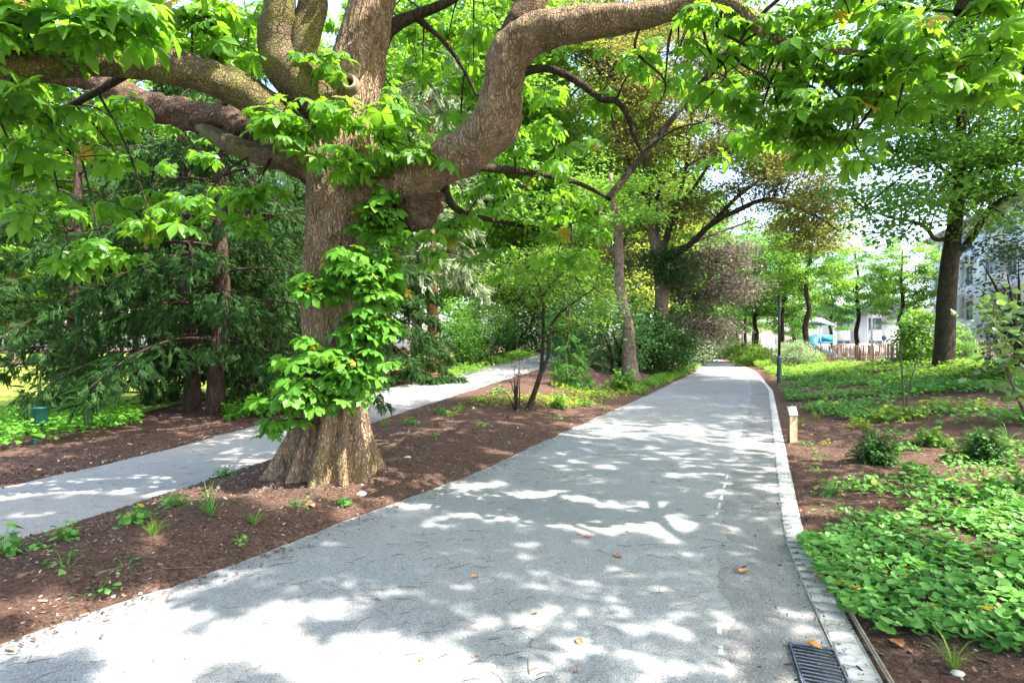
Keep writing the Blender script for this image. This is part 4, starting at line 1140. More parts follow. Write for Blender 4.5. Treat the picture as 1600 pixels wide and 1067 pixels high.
def tuft_mesh(seed, n, h, mat, spread=.5, old=.06):
    r = np.random.default_rng(seed); b = Buf()
    az = r.uniform(0, 6.28, n); o = np.stack([np.cos(az), np.sin(az), np.zeros(n)], 1)
    tip = o * r.uniform(.15, spread * 1.6, (n, 1)) + np.array([0, 0, 1.]) + r.normal(0, .12, (n, 3))
    nrm = np.stack([-o[:, 0], -o[:, 1], np.full(n, .6)], 1)
    b.leaves(BLADE, o * r.uniform(0, .03, (n, 1)), tip, nz(nrm), h * r.uniform(.6, 1.2, n), rvar(n, old))
    return b.mesh('plant', mat)


HB = {'ger': [herb_mesh(80 + i, 60, .2, .2, .08, HERB, [LOBED, ROUND[0]]) for i in range(3)],
      'sprig': [herb_mesh(84 + i, 14, .11, .13, .06, HERB, [LEAF4]) for i in range(3)],
      'yel': [herb_mesh(87 + i, 60, .34, .42, .13, YHERB, [LEAF4, LOBED], .05) for i in range(2)],
      'box': [herb_mesh(90 + i, 620, .26, .42, .05, DARKS, [LEAF4], 0., True, .5) for i in range(2)],
      'lshrub': [herb_mesh(93 + i, 260, .2, .3, .06, LIME, [LEAF4], .02) for i in range(2)],
      'tuft': [tuft_mesh(96 + i, 46, .3, GRASSM) for i in range(2)],
      'lily': [tuft_mesh(98 + i, 34, .36, HERB, .9) for i in range(2)],
      'star': [herb_mesh(100 + i, 9, .14, .22, .15, YHERB, [LOBED]) for i in range(2)]}


def plant(kind, name, label, px, py, s=1., group=None, cat='plant'):
    p = ground_at(px, py); m_ = HB[kind]
    o = link(name, m_[int(R.integers(0, len(m_)))], None, p + np.array([0, 0, .01]))
    o.rotation_euler = (0, 0, R.uniform(0, 6.28)); o.scale = (s, s, s * R.uniform(.85, 1.15))
    return tag(o, label, cat, group)


g1, g2 = 'small plants in the strip between the paths', 'plants in the mulched bed on the right'
for a in [('ger', 'wild_geranium', 'leafy clump against the side path edge, upper one left of chestnut roots', 352, 745, .62), ('ger', 'wild_geranium', 'bright leafy clump on the side path edge left of the sword leaved plant', 276, 792, .62), ('lily', 'sword_leaved_plant', 'sword leaved green plant left of the chestnut roots', 330, 806, .75),
          ('ger', 'wild_geranium', 'larger leafy clump midway down the left mulch strip', 205, 822, .7), ('tuft', 'grass_tuft', 'yellowish grass tuft beside the leafy clump on the left mulch', 240, 840, .6), ('ger', 'wild_geranium', 'leafy clump near the lower left bend of the side path', 100, 846, .62), ('ger', 'wild_geranium', 'leafy clump cut by the left edge of the picture', 4, 868, .8), ('sprig', 'seedling', 'small round leaved seedling alone on the lower left mulch', 104, 888, .9),
          ('sprig', 'seedling', 'bright little plant below the chestnut roots with yellow leaf beside it', 466, 795, .9), ('ger', 'wild_geranium', 'low dark plant on mulch right below the chestnut roots', 535, 790, .42), ('tuft', 'grass_tuft', 'small grass tuft left of the chestnut base', 398, 822, .55), ('sprig', 'seedling', 'tiny two leaved seedling between grass tuft and path', 372, 856, .7), ('sprig', 'seedling', 'faded seedling at the lowest part of the left mulch', 150, 930, .7), ('sprig', 'seedling', 'limp seedling lying beside the bleached stick', 196, 892, .7),
          ('tuft', 'grass_tuft', 'grass tuft beside the side path right of the chestnut trunk', 600, 668, .7), ('ger', 'wild_geranium', 'green clump right of the chestnut trunk along the side path', 640, 665, .7), ('ger', 'wild_geranium', 'green clump at side path edge below the reddish trunk', 690, 648, .8), ('tuft', 'grass_tuft', 'grass tuft on mulch facing the reddish trunk', 720, 645, .7), ('ger', 'wild_geranium', 'bright clump just left of the small forked tree', 780, 615, 1.), ('sprig', 'seedling', 'sparse plant on shaded mulch right of chestnut', 755, 668, 1.),
          ('sprig', 'seedling', 'single green sprig on open mulch right of chestnut', 680, 682, .7), ('lshrub', 'low_shrub', 'little bush at the foot of the small forked tree', 872, 638, .9), ('ger', 'wild_geranium', 'green plant right of the small forked tree foot', 912, 635, .9), ('sprig', 'seedling', 'low sprig near the path edge right of forked tree', 865, 655, 1.1), ('lshrub', 'low_shrub', 'bright green low bush below the leaning pinkish trunk', 972, 612, 2.3), ('ger', 'wild_geranium', 'small green clump on the path edge below the bright low bush', 1005, 617, 1.2), ('ger', 'wild_geranium', 'yellowish clump beside the conifer sapling', 935, 622, 1.1), ('sprig', 'seedling', 'dry sprig at the path edge below the conifer sapling', 945, 640, 1.4)]:
    plant(a[0], a[1], a[2], a[3], a[4], a[5], g1)
for a in [('box', 'box_shrub', 'dark small leaved shrub leaning on bare mulch right of the marker post', 1368, 725, .95), ('lshrub', 'low_shrub', 'neat round bright bush in the sunny strip of the right bed', 1458, 697, .95), ('box', 'box_shrub', 'dark spreading shrub near the right edge of the bed', 1535, 722, 1.), ('tuft', 'grass_tuft', 'bright grass tuft behind and right of the marker post', 1276, 657, .8), ('tuft', 'grass_tuft', 'grass tuft directly behind the marker post', 1250, 665, .8),
          ('sprig', 'seedling', 'little green plant at the foot of the marker post', 1254, 695, .9), ('star', 'yellow_seedling', 'tiny yellow leaved plant right of the marker post', 1291, 697, .5), ('star', 'yellow_seedling', 'pale star leaved seedling at the top of the round leaved ground cover', 1386, 812, .6), ('ger', 'wild_geranium', 'green clump below the dark leaning shrub', 1352, 765, .85), ('ger', 'wild_geranium', 'broad green clump in the middle of the right bed', 1440, 750, 1.1), ('ger', 'wild_geranium', 'pale green clump right of the middle clump', 1495, 775, 1.1),
          ('ger', 'wild_geranium', 'green clump near the right edge above the ground cover', 1555, 795, 1.15), ('ger', 'wild_geranium', 'green clump touching the right edge of the picture', 1592, 765, 1.1), ('ger', 'wild_geranium', 'clump in the hollow between the ground cover and the middle clump', 1455, 800, .9), ('sprig', 'seedling', 'thin sprig left of the green clump on dark mulch', 1300, 775, 1.2), ('sprig', 'seedling', 'second thin sprig lower on the dark mulch', 1302, 800, 1.), ('sprig', 'seedling', 'little sprig standing above the ground cover corner', 1330, 815, .9), ('sprig', 'seedling', 'lone dot of green on mulch near the kerb', 1277, 738, .6),
          ('yel', 'yellow_shrub', 'tall yellow green leafy plant at the edge of the shade', 1378, 660, .9), ('yel', 'yellow_shrub', 'yellow green plant right of the bare saplings', 1425, 655, .8), ('yel', 'yellow_shrub', 'yellow green plant left of the tall leafy one', 1345, 670, .6), ('yel', 'yellow_shrub', 'yellow green plant in front of the oak', 1470, 640, .85), ('yel', 'yellow_shrub', 'yellowish plant near the leaning hazel', 1525, 642, .75), ('lily', 'daylily', 'arching daylily left of the right edge of the bed', 1532, 690, .8), ('lily', 'daylily', 'arching daylily at the right edge of the bed', 1575, 690, .8), ('tuft', 'grass_tuft', 'wispy grass tuft at the bottom right corner', 1490, 1050, .5),
          ('ger', 'wild_geranium', 'green clump right of the little bush in shade', 1415, 705, .7), ('ger', 'wild_geranium', 'green clump between the round bush and the spreading shrub', 1490, 725, .8), ('star', 'yellow_seedling', 'yellowed plant right of the spreading dark shrub', 1570, 700, .7)]:
    plant(a[0], a[1], a[2], a[3], a[4], a[5], g2)
# conifer sapling
yew('conifer_sapling', 'young bright conifer with drooping tips by the side path', 893, float(ground_at(893, 606)[1]), 1.7, .8, 24, 58, .1, OAK, DK_BARK, .035, .22, 46, droop=.8)
# bare saplings in the right bed
b0 = ground_at(1412, 650)
t = thing('bare_sapling', 'pale leafless sapling of two thin stems in the right bed', 'sapling', b0)
for l in ([(1412, 650), (1411, 600), (1408, 560), (1410, 535)], [(1414, 648), (1424, 595), (1432, 565), (1440, 550)]):
    b = Buf(); b.tube([P(a, c, b0[1]) for a, c in l], [.02, .015, .012, .006], 6, 4); b.build('stem', GR_BARK, t, b0, True)
# dry twiggy shrub beside the small tree
ds = shrub_mesh(110, .8, 1.1, 130, .06, COPPER, [LEAF4], 12, .2, 20)
place_shrub('dry_shrub', 'thin twiggy shrub with few dark leaves left of the forked tree', ds, ground_at(806, 642))

# ground cover and undergrowth
def cover(name, label, poly, n, size, h, mat, tmpls, seed=0, patch=None, old=.01, up=1.2, sj=.35):
    """leaves over the ground inside a plan polygon given by photo pixels"""
    g = np.array([ground_at(*q)[:2] for q in poly]); lo, hi = g.min(0), g.max(0)
    pos = []; got = 0
    while got < n:
        q = R.uniform(lo, hi, (n * 2, 2)); ins = np.zeros(len(q), bool)
        for i in range(len(g)):
            a, b = g[i], g[(i + 1) % len(g)]
            c = ((a[1] > q[:, 1]) != (b[1] > q[:, 1])) & (q[:, 0] < (b[0] - a[0]) * (q[:, 1] - a[1]) / (b[1] - a[1] + 1e-9) + a[0])
            ins ^= c
        if patch is not None: ins &= grid_noise(q[:, 0], q[:, 1], patch[0], seed) > patch[1] + R.normal(0, .18, len(q))
        pos.append(q[ins]); got += ins.sum()
        if ins.sum() == 0: break
    q = np.vstack(pos)[:n]
    z = hgt(q[:, 0], q[:, 1]) + h * (.3 + .7 * R.uniform(0, 1, len(q))) * (1 + .35 * grid_noise(q[:, 0], q[:, 1], 5., seed + 1))
    b = Buf(); cv = np.clip(.45 + .22 * grid_noise(q[:, 0], q[:, 1], 3., seed + 2) + R.normal(0, .2, len(q)), 0, .9)
    cv[R.uniform(0, 1, len(q)) < old] = 1.
    scatter_leaves(b, list(tmpls), np.column_stack([q, z]), size, up, None, .1, .4, sj, 0, cv)
    return setting(b.build(name, mat), 'stuff', label)


cover('ground_cover', 'mat of round bright green leaves filling the lower right of the bed', [(1246, 848), (1290, 838), (1345, 820), (1400, 818), (1500, 808), (1700, 800), (2050, 800), (2150, 1010), (1600, 1040), (1500, 1010), (1420, 1000), (1395, 1008), (1310, 965), (1290, 930), (1272, 900), (1255, 880)], 8200, .052, .12, GCOV, ROUND, 1, (4.5, -.42), .01, 1.0, .5)
cover('bed_cover', 'loose mat of small leaves over the far part of the right bed', [(1215, 606), (1240, 640), (1330, 662), (1480, 668), (1640, 670), (1700, 590), (1500, 578), (1330, 580), (1220, 590)], 13000, .10, .22, HERB, [LEAF4, LOBED], 2, (1.6, .12))
cover('bed_cover', 'yellowish leaf mat along the sunny back of the right bed', [(1212, 588), (1330, 600), (1600, 604), (1640, 580), (1450, 573), (1215, 574)], 14000, .12, .32, YOUNG, [LEAF4], 3, (1., -.1))
cover('bed_cover', 'thin scatter of small leaves on the mulch right of the kerb', [(1260, 700), (1290, 800), (1600, 800), (1640, 690), (1400, 680)], 1700, .06, .12, HERB, [LOBED, LEAF4], 4, (2.4, .28), .03)
cover('undergrowth', 'bright nettles and leafy undergrowth at the far left behind the side path', [(-100, 722), (60, 700), (150, 684), (225, 670), (215, 655), (100, 652), (-100, 660)], 6200, .09, .40, NETTLE, [LEAF4, LOBED], 5, (1.6, -.3), .02, .9, .5)
cover('undergrowth', 'low leafy growth at the foot of the yews left of the chestnut', [(350, 660), (470, 648), (470, 632), (350, 642)], 1500, .1, .25, NETTLE, [LEAF4], 6, (1.2, -.2))
cover('verge_cover', 'low green growth along the left edge of the main path', [(1010, 612), (1060, 594), (1095, 575), (1085, 572), (1040, 588), (985, 610)], 5000, .11, .3, LIME, [LEAF4], 7, (1., -.3))
cover('verge_cover', 'low leaves on the mulch around the small forked tree', [(690, 660), (780, 635), (900, 640), (985, 622), (985, 600), (840, 606), (760, 612)], 2600, .08, .14, YHERB, [LEAF4, LOBED], 8, (1.5, .1))
cover('verge_cover', 'greenery along the far side of the side path', [(700, 596), (800, 566), (840, 556), (820, 552), (740, 572), (690, 590)], 2500, .12, .3, LIME, [LEAF4], 9, (1., -.4))
cover('verge_cover', 'bright low growth along the right edge of the far main path', [(1208, 596), (1190, 578), (1160, 566), (1130, 560), (1150, 557), (1190, 566), (1215, 578)], 6000, .14, .45, YOUNG, [LEAF4], 10, (.8, -.4))

# mulch chips and grit, twigs on the path
def chips(name, label, n, xf, size, mat, flat=.35, lift=.004):
    q = xf(n); z = ground_z(q[:, 0], q[:, 1]) + lift
    T = (np.array([(-.5, -.2, 0), (.5, -.16, .1), (.45, .2, .16), (-.5, .16, .06)]), np.array([(0, 1, 2), (0, 2, 3)]))
    b = Buf(); k = len(q); nrm = R.normal(0, flat, (k, 3)); nrm[:, 2] += 1
    tip = R.normal(0, 1, (k, 3)); tip[:, 2] *= .25
    b.leaves(T, np.column_stack([q, z]), tip, nz(nrm), size * R.lognormal(0, .45, k), R.uniform(0, 1, k))
    return setting(b.build(name, mat), 'stuff', label)


m, nt = new_mat('bark_chip'); a_ = nd(nt, 'ShaderNodeAttribute', attribute_name='var').outputs['Fac']
finish(nt, principled(nt, ramp(nt, a_, [(0, (.035, .02, .014)), (.6, (.13, .075, .052)), (.9, (.25, .16, .11)), (1., (.5, .42, .34))]), .9)); CHIP = m


def strip_left(n):
    y = R.uniform(2.3, 13, n) ** 1.; t_ = R.uniform(0, 1, n); return np.column_stack([xl(y) * t_ + xsr(y) * (1 - t_), y])


def bed_right(n):
    y = 2.4 + 9 * R.uniform(0, 1, n) ** 1.3; return np.column_stack([xr(y) + .02 + 4.5 * R.uniform(0, 1, n), y])


def shoulder(n):
    y = R.uniform(6, 15, n); return np.column_stack([xsl(y) - 2. * R.uniform(0, 1, n) ** 1.5, y])


chips('mulch_chips', 'reddish bark chips over the strip between the paths', 24000, strip_left, .017, CHIP)
chips('mulch_chips', 'bark chips over the planted bed on the right', 20000, bed_right, .016, CHIP)
chips('leaf_litter', 'brown litter on the shoulder left of the side path', 6000, shoulder, .025, CHIP)


def edge_spill(n):
    y = 2.4 + 12 * R.uniform(0, 1, n) ** 1.4; sd = R.uniform(0, 1, n) < .62
    x = np.where(sd, xl(y) + np.abs(R.normal(0, .14, n)), xr(y) + .02 - np.abs(R.normal(0, .3, n)))
    return np.column_stack([x, y])


q_ = edge_spill(5200)
b = Buf(); T = (np.array([(-.5, -.2, 0), (.5, -.16, .1), (.45, .2, .16), (-.5, .16, .06)]), np.array([(0, 1, 2), (0, 2, 3)]))
nn_ = R.normal(0, .3, (5200, 3)); nn_[:, 2] += 1; tp_ = R.normal(0, 1, (5200, 3)); tp_[:, 2] *= .15
b.leaves(T, np.column_stack([q_, np.full(5200, .013)]), tp_, nz(nn_), .013 * R.lognormal(0, .45, 5200), R.uniform(0, .9, 5200))
setting(b.build('path_edge_litter', CHIP), 'stuff', 'mulch crumbs spilt over both edges of the main path')

b = Buf()
for i in range(2300):
    y = 2.35 + 15 * R.uniform() ** 1.7; x = xl(y) + .05 + (xr(y) - .5 - xl(y)) * R.uniform()
    if float(grid_noise(np.array([x]), np.array([y]), 2.6, 9)[0]) < R.normal(-.1, .35): continue
    if i % 6 == 0: y = R.uniform(4.3, 13); x = xsl(y) + (xsr(y) - xsl(y)) * R.uniform()
    a = R.normal(.55, .8); L = .02 + .06 * R.lognormal(0, .5); L = min(L, .19)
    dv = np.array([math.cos(a), math.sin(a), 0]); p = np.array([x, y, (zl(y) if x < xsr(y) + .05 else 0.) + .011])
    bend = np.array([-dv[1], dv[0], 0]) * R.normal(0, .1) * L
    r_ = R.uniform(.0008, .0021)
    b.tube([p - dv * L / 2, p + bend + np.array([0, 0, .004]), p + dv * L / 2], [r_, r_, r_ * .6], 4, 2, var=R.uniform())
m, nt = new_mat('dry_twig'); a_ = nd(nt, 'ShaderNodeAttribute', attribute_name='var').outputs['Fac']
finish(nt, principled(nt, ramp(nt, a_, [(0, (.05, .035, .025)), (.7, (.14, .10, .075)), (1, (.25, .13, .09))]), .8)); TWIG = m
setting(b.build('twig_litter', TWIG), 'stuff', 'dry leaf stalks and needles strewn over the two paths')

# fallen leaves
FALL = [plain('orange_leaf', (.55, .22, .06), .7, 0, 30., .3), plain('brown_leaf', (.33, .13, .055), .7, 0, 30., .3)]
def fallen(seed):
    r = random.Random(seed); b = Buf(); nx = 7
    v, q = [], []
    for i in range(nx):
        t_ = i / (nx - 1); w = .34 * math.sin(math.pi * min(1, t_ * .92 + .06)) ** .8
        for j in range(5):
            s_ = (j - 2) / 2; c = r.uniform(-.02, .02)
            v.append((t_ - .5, s_ * w * (1 + .18 * math.sin(i * 2.1 + j)), .20 * abs(s_) ** 1.5 * w * 2 + .12 * math.sin(t_ * 5 + seed) * .6 + .10 + c))
    for i in range(nx - 1):
        for j in range(4): q.append((i * 5 + j, (i + 1) * 5 + j, (i + 1) * 5 + j + 1, i * 5 + j + 1))
    b.add(v, None, q); return b
for i, (px, py, L, k, z, lb) in enumerate(((1271, 1018, .085, 0, .03, 'curled orange leaf lying on the drain grate'), (1162, 895, .085, 0, .008, 'bright orange leaf at the right side of the main path'), (965, 871, .075, 1, .008, 'curled reddish leaf in the middle of the path'), (905, 836, .05, 0, .008, 'small yellow orange leaf on the path centre'), (918, 841, .065, 1, .008, 'pinkish leaf beside the small yellow orange one'),
        (741, 903, .055, 0, .008, 'orange leaf just above the large sunlit patch'), (486, 795, .09, 0, .02, 'yellow brown leaf on mulch below the chestnut roots'), (1402, 1012, .10, 1, .02, 'large curled brown leaf at the lower edge of the ground cover'), (1334, 944, .09, 0, .10, 'rusty leaf caught on top of the ground cover'), (900, 1054, .035, 1, .008, 'tiny reddish leaf near the bottom of the path'), (835, 962, .045, 1, .008, 'small red brown leaf left of centre on the path'), (658, 1036, .035, 1, .008, 'tiny dark red leaf in the shade by the sunlit patch'), (745, 1030, .03, 1, .008, 'tiny red leaf right of the sunlit patch'), (905, 1005, .06, 1, .008, 'thin curled leaf stalk near the sun flecks'), (1280, 905, .07, 1, .02, 'brown leaf where the kerb meets the ground cover'))):
    p = ground_at(px, py)
    o = fallen(i).build('fallen_leaf', FALL[k], None, (0, 0, 0), True); o.location = p + np.array([0, 0, z - .06 * L]); o.scale = (L, L, L); o.rotation_euler = (R.uniform(-.15, .15), R.uniform(-.1, .1), R.uniform(0, 6.28))
    tag(o, lb, 'leaf', 'fallen leaves')
# sticks and stones
for (q0, r_, lb) in (([(145, 908), (158, 901), (185, 892), (222, 876)], .011, 'bleached crooked stick on the lower left mulch'), ([(195, 910), (250, 894), (325, 891)], .005, 'thin pale twig running across the lower left mulch'), ([(108, 916), (124, 909)], .012, 'short pale chip of wood on the lower left mulch')):
    pp = [ground_at(*w) + np.array([0, 0, .02]) for w in q0]; b = Buf(); b.tube(pp, np.linspace(r_, r_ * .6, len(pp)), 7, 5, .2, 20.); o = b.build('stick', GR_BARK, None, (0, 0, 0), True); tag(o, lb, 'stick')
def stone(seed, s, p, lb, mat, name='stone'):
    uu, vv_ = np.meshgrid(np.linspace(0, np.pi, 9), np.arange(14) / 14 * 2 * np.pi, indexing='ij')
    d = np.stack([np.sin(uu) * np.cos(vv_), np.sin(uu) * np.sin(vv_), np.cos(uu) * .55], -1).reshape(-1, 3)
    rr = np.array([1 + .35 * mnoise.noise(Vector(e) * 1.6 + Vector((seed, 0, 0))) for e in d])
    I, J = np.meshgrid(np.arange(8), np.arange(14), indexing='ij'); K = (J + 1) % 14
    b = Buf(); b.add(d * rr[:, None] * s, None, np.stack([I * 14 + J, (I + 1) * 14 + J, (I + 1) * 14 + K, I * 14 + K], -1).reshape(-1, 4))
    o = b.build(name, mat, None, (0, 0, 0), True); o.location = p; return tag(o, lb, 'stone', 'pale stones on the mulch')
STONE = plain('pale_stone', (.5, .46, .42), .85, 0, 30., .25)
for i, (px, py, s, lb) in enumerate(((637, 718, .055, 'pale angular stone right of the chestnut roots'), (588, 722, .07, 'flat pale stone against the chestnut root'), (177, 934, .014, 'white pebble on the lower left mulch'), (219, 930, .013, 'white pebble right of its twin on the lower left mulch'), (1497, 1056, .03, 'pale stone beside the wispy grass at the bottom right'), (565, 774, .05, 'stone half buried below the chestnut roots'))):
    stone(i, s, ground_at(px, py) + np.array([0, 0, s * .25]), lb, STONE)

# ------------------------------------------------------------------ built things
WOOD = plain('post_wood', (.20, .145, .085), .8, 0, 14., .3, .004)
WHITE = plain('white_plate', (.75, .75, .74), .4, 0, 8., .05)
DARKM = plain('dark_metal', (.055, .065, .07), .45, .6, 20., .2)
BLACK = plain('black_paint_and_shade', (.02, .02, .025), .5)


def marker_post():
    p = ground_at(1238, 692); k = p[1] / F; w = .062
    t = thing('marker_post', 'short square wooden post with slanted white picture plate beside the kerb', 'post', p, -.12)
    b = Buf(); b.box((-w, -w, -.2), (w, w, .475), .5, .008); b.build('post', WOOD, t)
    a = math.radians(52); M = np.array([[1, 0, 0], [0, math.cos(a), -math.sin(a)], [0, math.sin(a), math.cos(a)]])
    b = Buf(); b.box((-w - .006, -.085, -.008), (w + .006, .085, .008), .5, .003, M, (0, -.012, .525)); pl = b.build('plate', WHITE, t)
    b = Buf(); b.add([(-w, -w, .475), (w, -w, .475), (w, w, .475), (-w, w, .475), (-w, w, .585), (w, w, .585)], [(0, 3, 4), (1, 5, 2)], [(0, 4, 5, 1), (2, 5, 4, 3)]); b.build('post_top', WOOD, t)
    b = Buf()
    for s_ in ([(-.035, -.02), (-.03, .015), (-.012, .03), (.01, .024), (.03, .028), (.038, .005)], [(-.02, .0), (.0, .01), (.02, -.004)], [(-.038, -.03), (-.03, -.015)], [(.02, -.02), (.03, .0)]):
        pp = [M @ np.array([x, y, .0095]) + np.array([0, -.012, .525]) for x, y in s_]
        b.tube(pp, np.full(len(pp), .0032), 4, 3)
    b.build('drawing', BLACK, pl)


marker_post()


def lathe(prof, n=18, off=(0, 0, 0), var=.5):
    b = Buf(); a = np.arange(n) / n * 6.28318
    v = np.array([[(r_ * math.cos(s_) + off[0], r_ * math.sin(s_) + off[1], z + off[2]) for s_ in a] for r_, z in prof])
    I, J = np.meshgrid(np.arange(len(prof) - 1), np.arange(n), indexing='ij'); K = (J + 1) % n
    b.add(v.reshape(-1, 3), None, np.stack([I * n + J, I * n + K, (I + 1) * n + K, (I + 1) * n + J], -1).reshape(-1, 4), var)
    return b


LM = {}
LM['base'] = lathe([(.0, -.1), (.10, -.1), (.10, .02), (.088, .06), (.085, 1.12), (.06, 1.2), (.0, 1.2)]).mesh('lamp_base', DARKM, smooth=True)
LM['collar'] = lathe([(.0, 1.10), (.092, 1.10), (.092, 1.14), (.0, 1.14)]).mesh('collar', plain('lamp_collar', (.4, .42, .43), .4, .8))
LM['pole'] = lathe([(.0, 1.19), (.058, 1.19), (.045, 3.55), (.0, 3.55)]).mesh('pole', DARKM, smooth=True)
LM['pole'] = lathe([(.0, 1.19), (.052, 1.19), (.042, 3.60), (.0, 3.60)]).mesh('pole', DARKM, smooth=True)
b = Buf(); b.box((-.36, -.07, 3.601), (.06, .07, 3.66), .5, .015); LM['head'] = b.mesh('lamp_head', DARKM)
b = Buf(); b.box((-.33, -.05, 3.592), (-.08, .05, 3.6005), .5, .003); LM['glass'] = b.mesh('lamp_glass', plain('lamp_glass', (.55, .57, .56), .25))
for px, d, lb in ((1205, float(ground_at(1204, 602)[1]), 'nearest dark metal lamp post at the right path edge'), (1172, 50, 'second dark lamp post farther along the right path edge'), (1148, 68, 'third and smallest lamp post near the path bend')):
    t = thing('lamp_post', lb, 'lamp post', (float(xr(d)) + .45, d, float(hgt(xr(d) + .45, d))), 0, 'lamp posts along the path')
    for nm, k in (('pole_base', 'base'), ('collar', 'collar'), ('pole', 'pole'), ('lamp_head', 'head'), ('lamp_glass', 'glass')): link(nm, LM[k], t)


def drain():
    c = np.array([1.30, 2.62]); y = 2.6; dx = (float(xr(y + .2)) - float(xr(y - .2))) / .4; a = math.atan2(dx, 1)
    t = thing('drain_grate', 'rusty dark slotted drain grate set in the gutter beside the kerb', 'drain', (float(xr(2.72)) - .268, 2.72, .008), -a)
    IRON = plain('cast_iron', (.075, .095, .13), .55, .6, 60., .5, .003)
    b = Buf(); hw, hl, z = .108, .32, .006
    for lo, hi in (((-hw, -hl, -.03), (hw, -hl + .02, z)), ((-hw, hl - .02, -.03), (hw, hl, z)), ((-hw, -hl + .02, -.03), (-hw + .010, hl - .02, z)), ((hw - .010, -hl + .02, -.03), (hw, hl - .02, z))): b.box(lo, hi, .5, .003)
    b.build('frame', IRON, t)
    b = Buf()
    for k in range(17):
        yy = -hl + .045 + k * .0345
        M = np.array([[1, 0, 0], [-.10, 1, 0], [0, 0, 1.]])
        b.box((-hw + .011, -.0095, -.025), (hw - .011, .0095, z - .003), .5, .003, M, (0, yy, 0))
    b.build('grille', IRON, t)
    b = Buf(); b.box((-hw + .02, -hl + .021, -.0), (hw - .02, hl - .021, .002)); b.build('pit_shade', BLACK, t)  # flat black slab, painted as the shade below the bars


drain()
b = Buf(); yy = np.arange(1.6, 3.75, .15)
b.tube(np.stack([xr(yy) + .03, yy, np.full(len(yy), .045)], 1), np.full(len(yy), .007), 8, 2); b.tube(np.stack([xr(yy) + .03, yy, np.full(len(yy), .02)], 1), np.full(len(yy), .005), 6, 2)
tag(b.build('metal_edging', plain('edging_metal', (.34, .27, .23), .5, .5, 40., .3), None, (0, 0, 0), True), 'thin rusty metal edging along the kerb at the bottom right', 'edging')


def litter_bin():
    p = gp(62, 9.1); t = thing('litter_bin', 'dark green cylindrical litter bin in the undergrowth at far left', 'bin', p, 0, None, (1, 1, .76))
    G = plain('green_paint', (.006, .05, .042), .4, 0., 12., .2, .001)
    lathe([(0, .42), (.10, .42), (.112, .46), (.112, .78), (.116, .785), (.116, .80), (.10, .80), (.10, .60), (0, .60)], 28).build('drum', G, t, (0, 0, 0), True)
    b = Buf(); b.tube([(-.08, 0, -.1), (-.08, 0, .4), (-.08, 0, .76)], [.03, .03, .03], 10, 1); b.build('post', G, t, (0, 0, 0), True)
    b = Buf(); n_ = 16; ang = np.arange(n_) / n_ * 6.283
    th_ = -math.pi / 2 - .25 + .3 * np.cos(ang); zz = .56 + .035 * np.sin(ang)
    v = np.stack([.1135 * np.cos(th_), .1135 * np.sin(th_), zz], 1); b.add(np.vstack([v, [[.1145 * math.cos(-math.pi / 2 - .25), .1145 * math.sin(-math.pi / 2 - .25), .56]]]), [(i, (i + 1) % n_, n_) for i in range(n_)])
    b.build('sticker', plain('yellow_sticker', (.55, .45, .06), .5), t)


litter_bin()

# split chestnut paling fence
PALE_W = bark_mat('split_pale', (.20, .12, .07), (.42, .28, .18), (.58, .44, .32), (1, 1, .1), 20., None, 0, .01, False)
def fence(pts, label):
    pts = np.array(pts, float); t0 = np.array([pts[0][0], pts[0][1], float(hgt(*pts[0]))])
    t = thing('picket_fence', label, 'fence', t0)
    pb = Buf(); wire = Buf()
    seg = np.hypot(*np.diff(pts, axis=0).T); s = np.concatenate([[0], np.cumsum(seg)]); k = 0
    wp = [[], []]
    for u in np.arange(0, s[-1], .125):
        x, y = np.interp(u, s, pts[:, 0]), np.interp(u, s, pts[:, 1]); z = float(hgt(x, y)); h = 1.22 + R.normal(0, .045)
        l = R.normal(0, .03); w = R.uniform(.034, .05); i = min(np.searchsorted(s, u, 'right') - 1, len(pts) - 2); tv = (pts[i + 1] - pts[i]) / seg[i]
        M = np.array([[tv[0], -tv[1], l], [tv[1], tv[0], 0], [0, 0, 1]])
        v = np.array([(-w, -.012, -.1), (w, -.012, -.1), (w, .012, -.1), (-w, .012, -.1), (-w, -.012, h), (w, -.012, h), (w, .012, h), (-w, .012, h), (0, -.008, h + .06), (0, .008, h + .06)])
        pb.add(v @ M.T + np.array([x, y, z]), [(4, 5, 8), (6, 7, 9)], [(0, 1, 5, 4), (1, 2, 6, 5), (2, 3, 7, 6), (3, 0, 4, 7), (5, 6, 9, 8), (7, 4, 8, 9)], R.uniform())
        if k % 8 == 0:
            for n_, zz in enumerate((.3, .95)): wp[n_].append((x, y, z + zz))
        if k % 20 == 0:
            b = Buf(); nrm = np.array([-tv[1], tv[0]]); b.tube([(x + nrm[0] * .08, y + nrm[1] * .08, z - .2), (x + nrm[0] * .08, y + nrm[1] * .08, z + 1.38)], [.05, .045], 8, 1); b.build('post', GR_BARK, t, t0, True)
        k += 1
    pb.build('paling', PALE_W, t, t0)
    for q in wp:
        b = Buf(); b.tube(np.array(q) + np.array([0, 0, 0]), np.full(len(q), .006), 4, 1); b.build('wire', DARKM, t, t0)


fence([(36, 21), (29, 27), (28.2, 36), (26, 42), (21.6, 46), (24, 58), (29, 74), (31, 92)], 'split timber picket fence closing the back of the right bed')

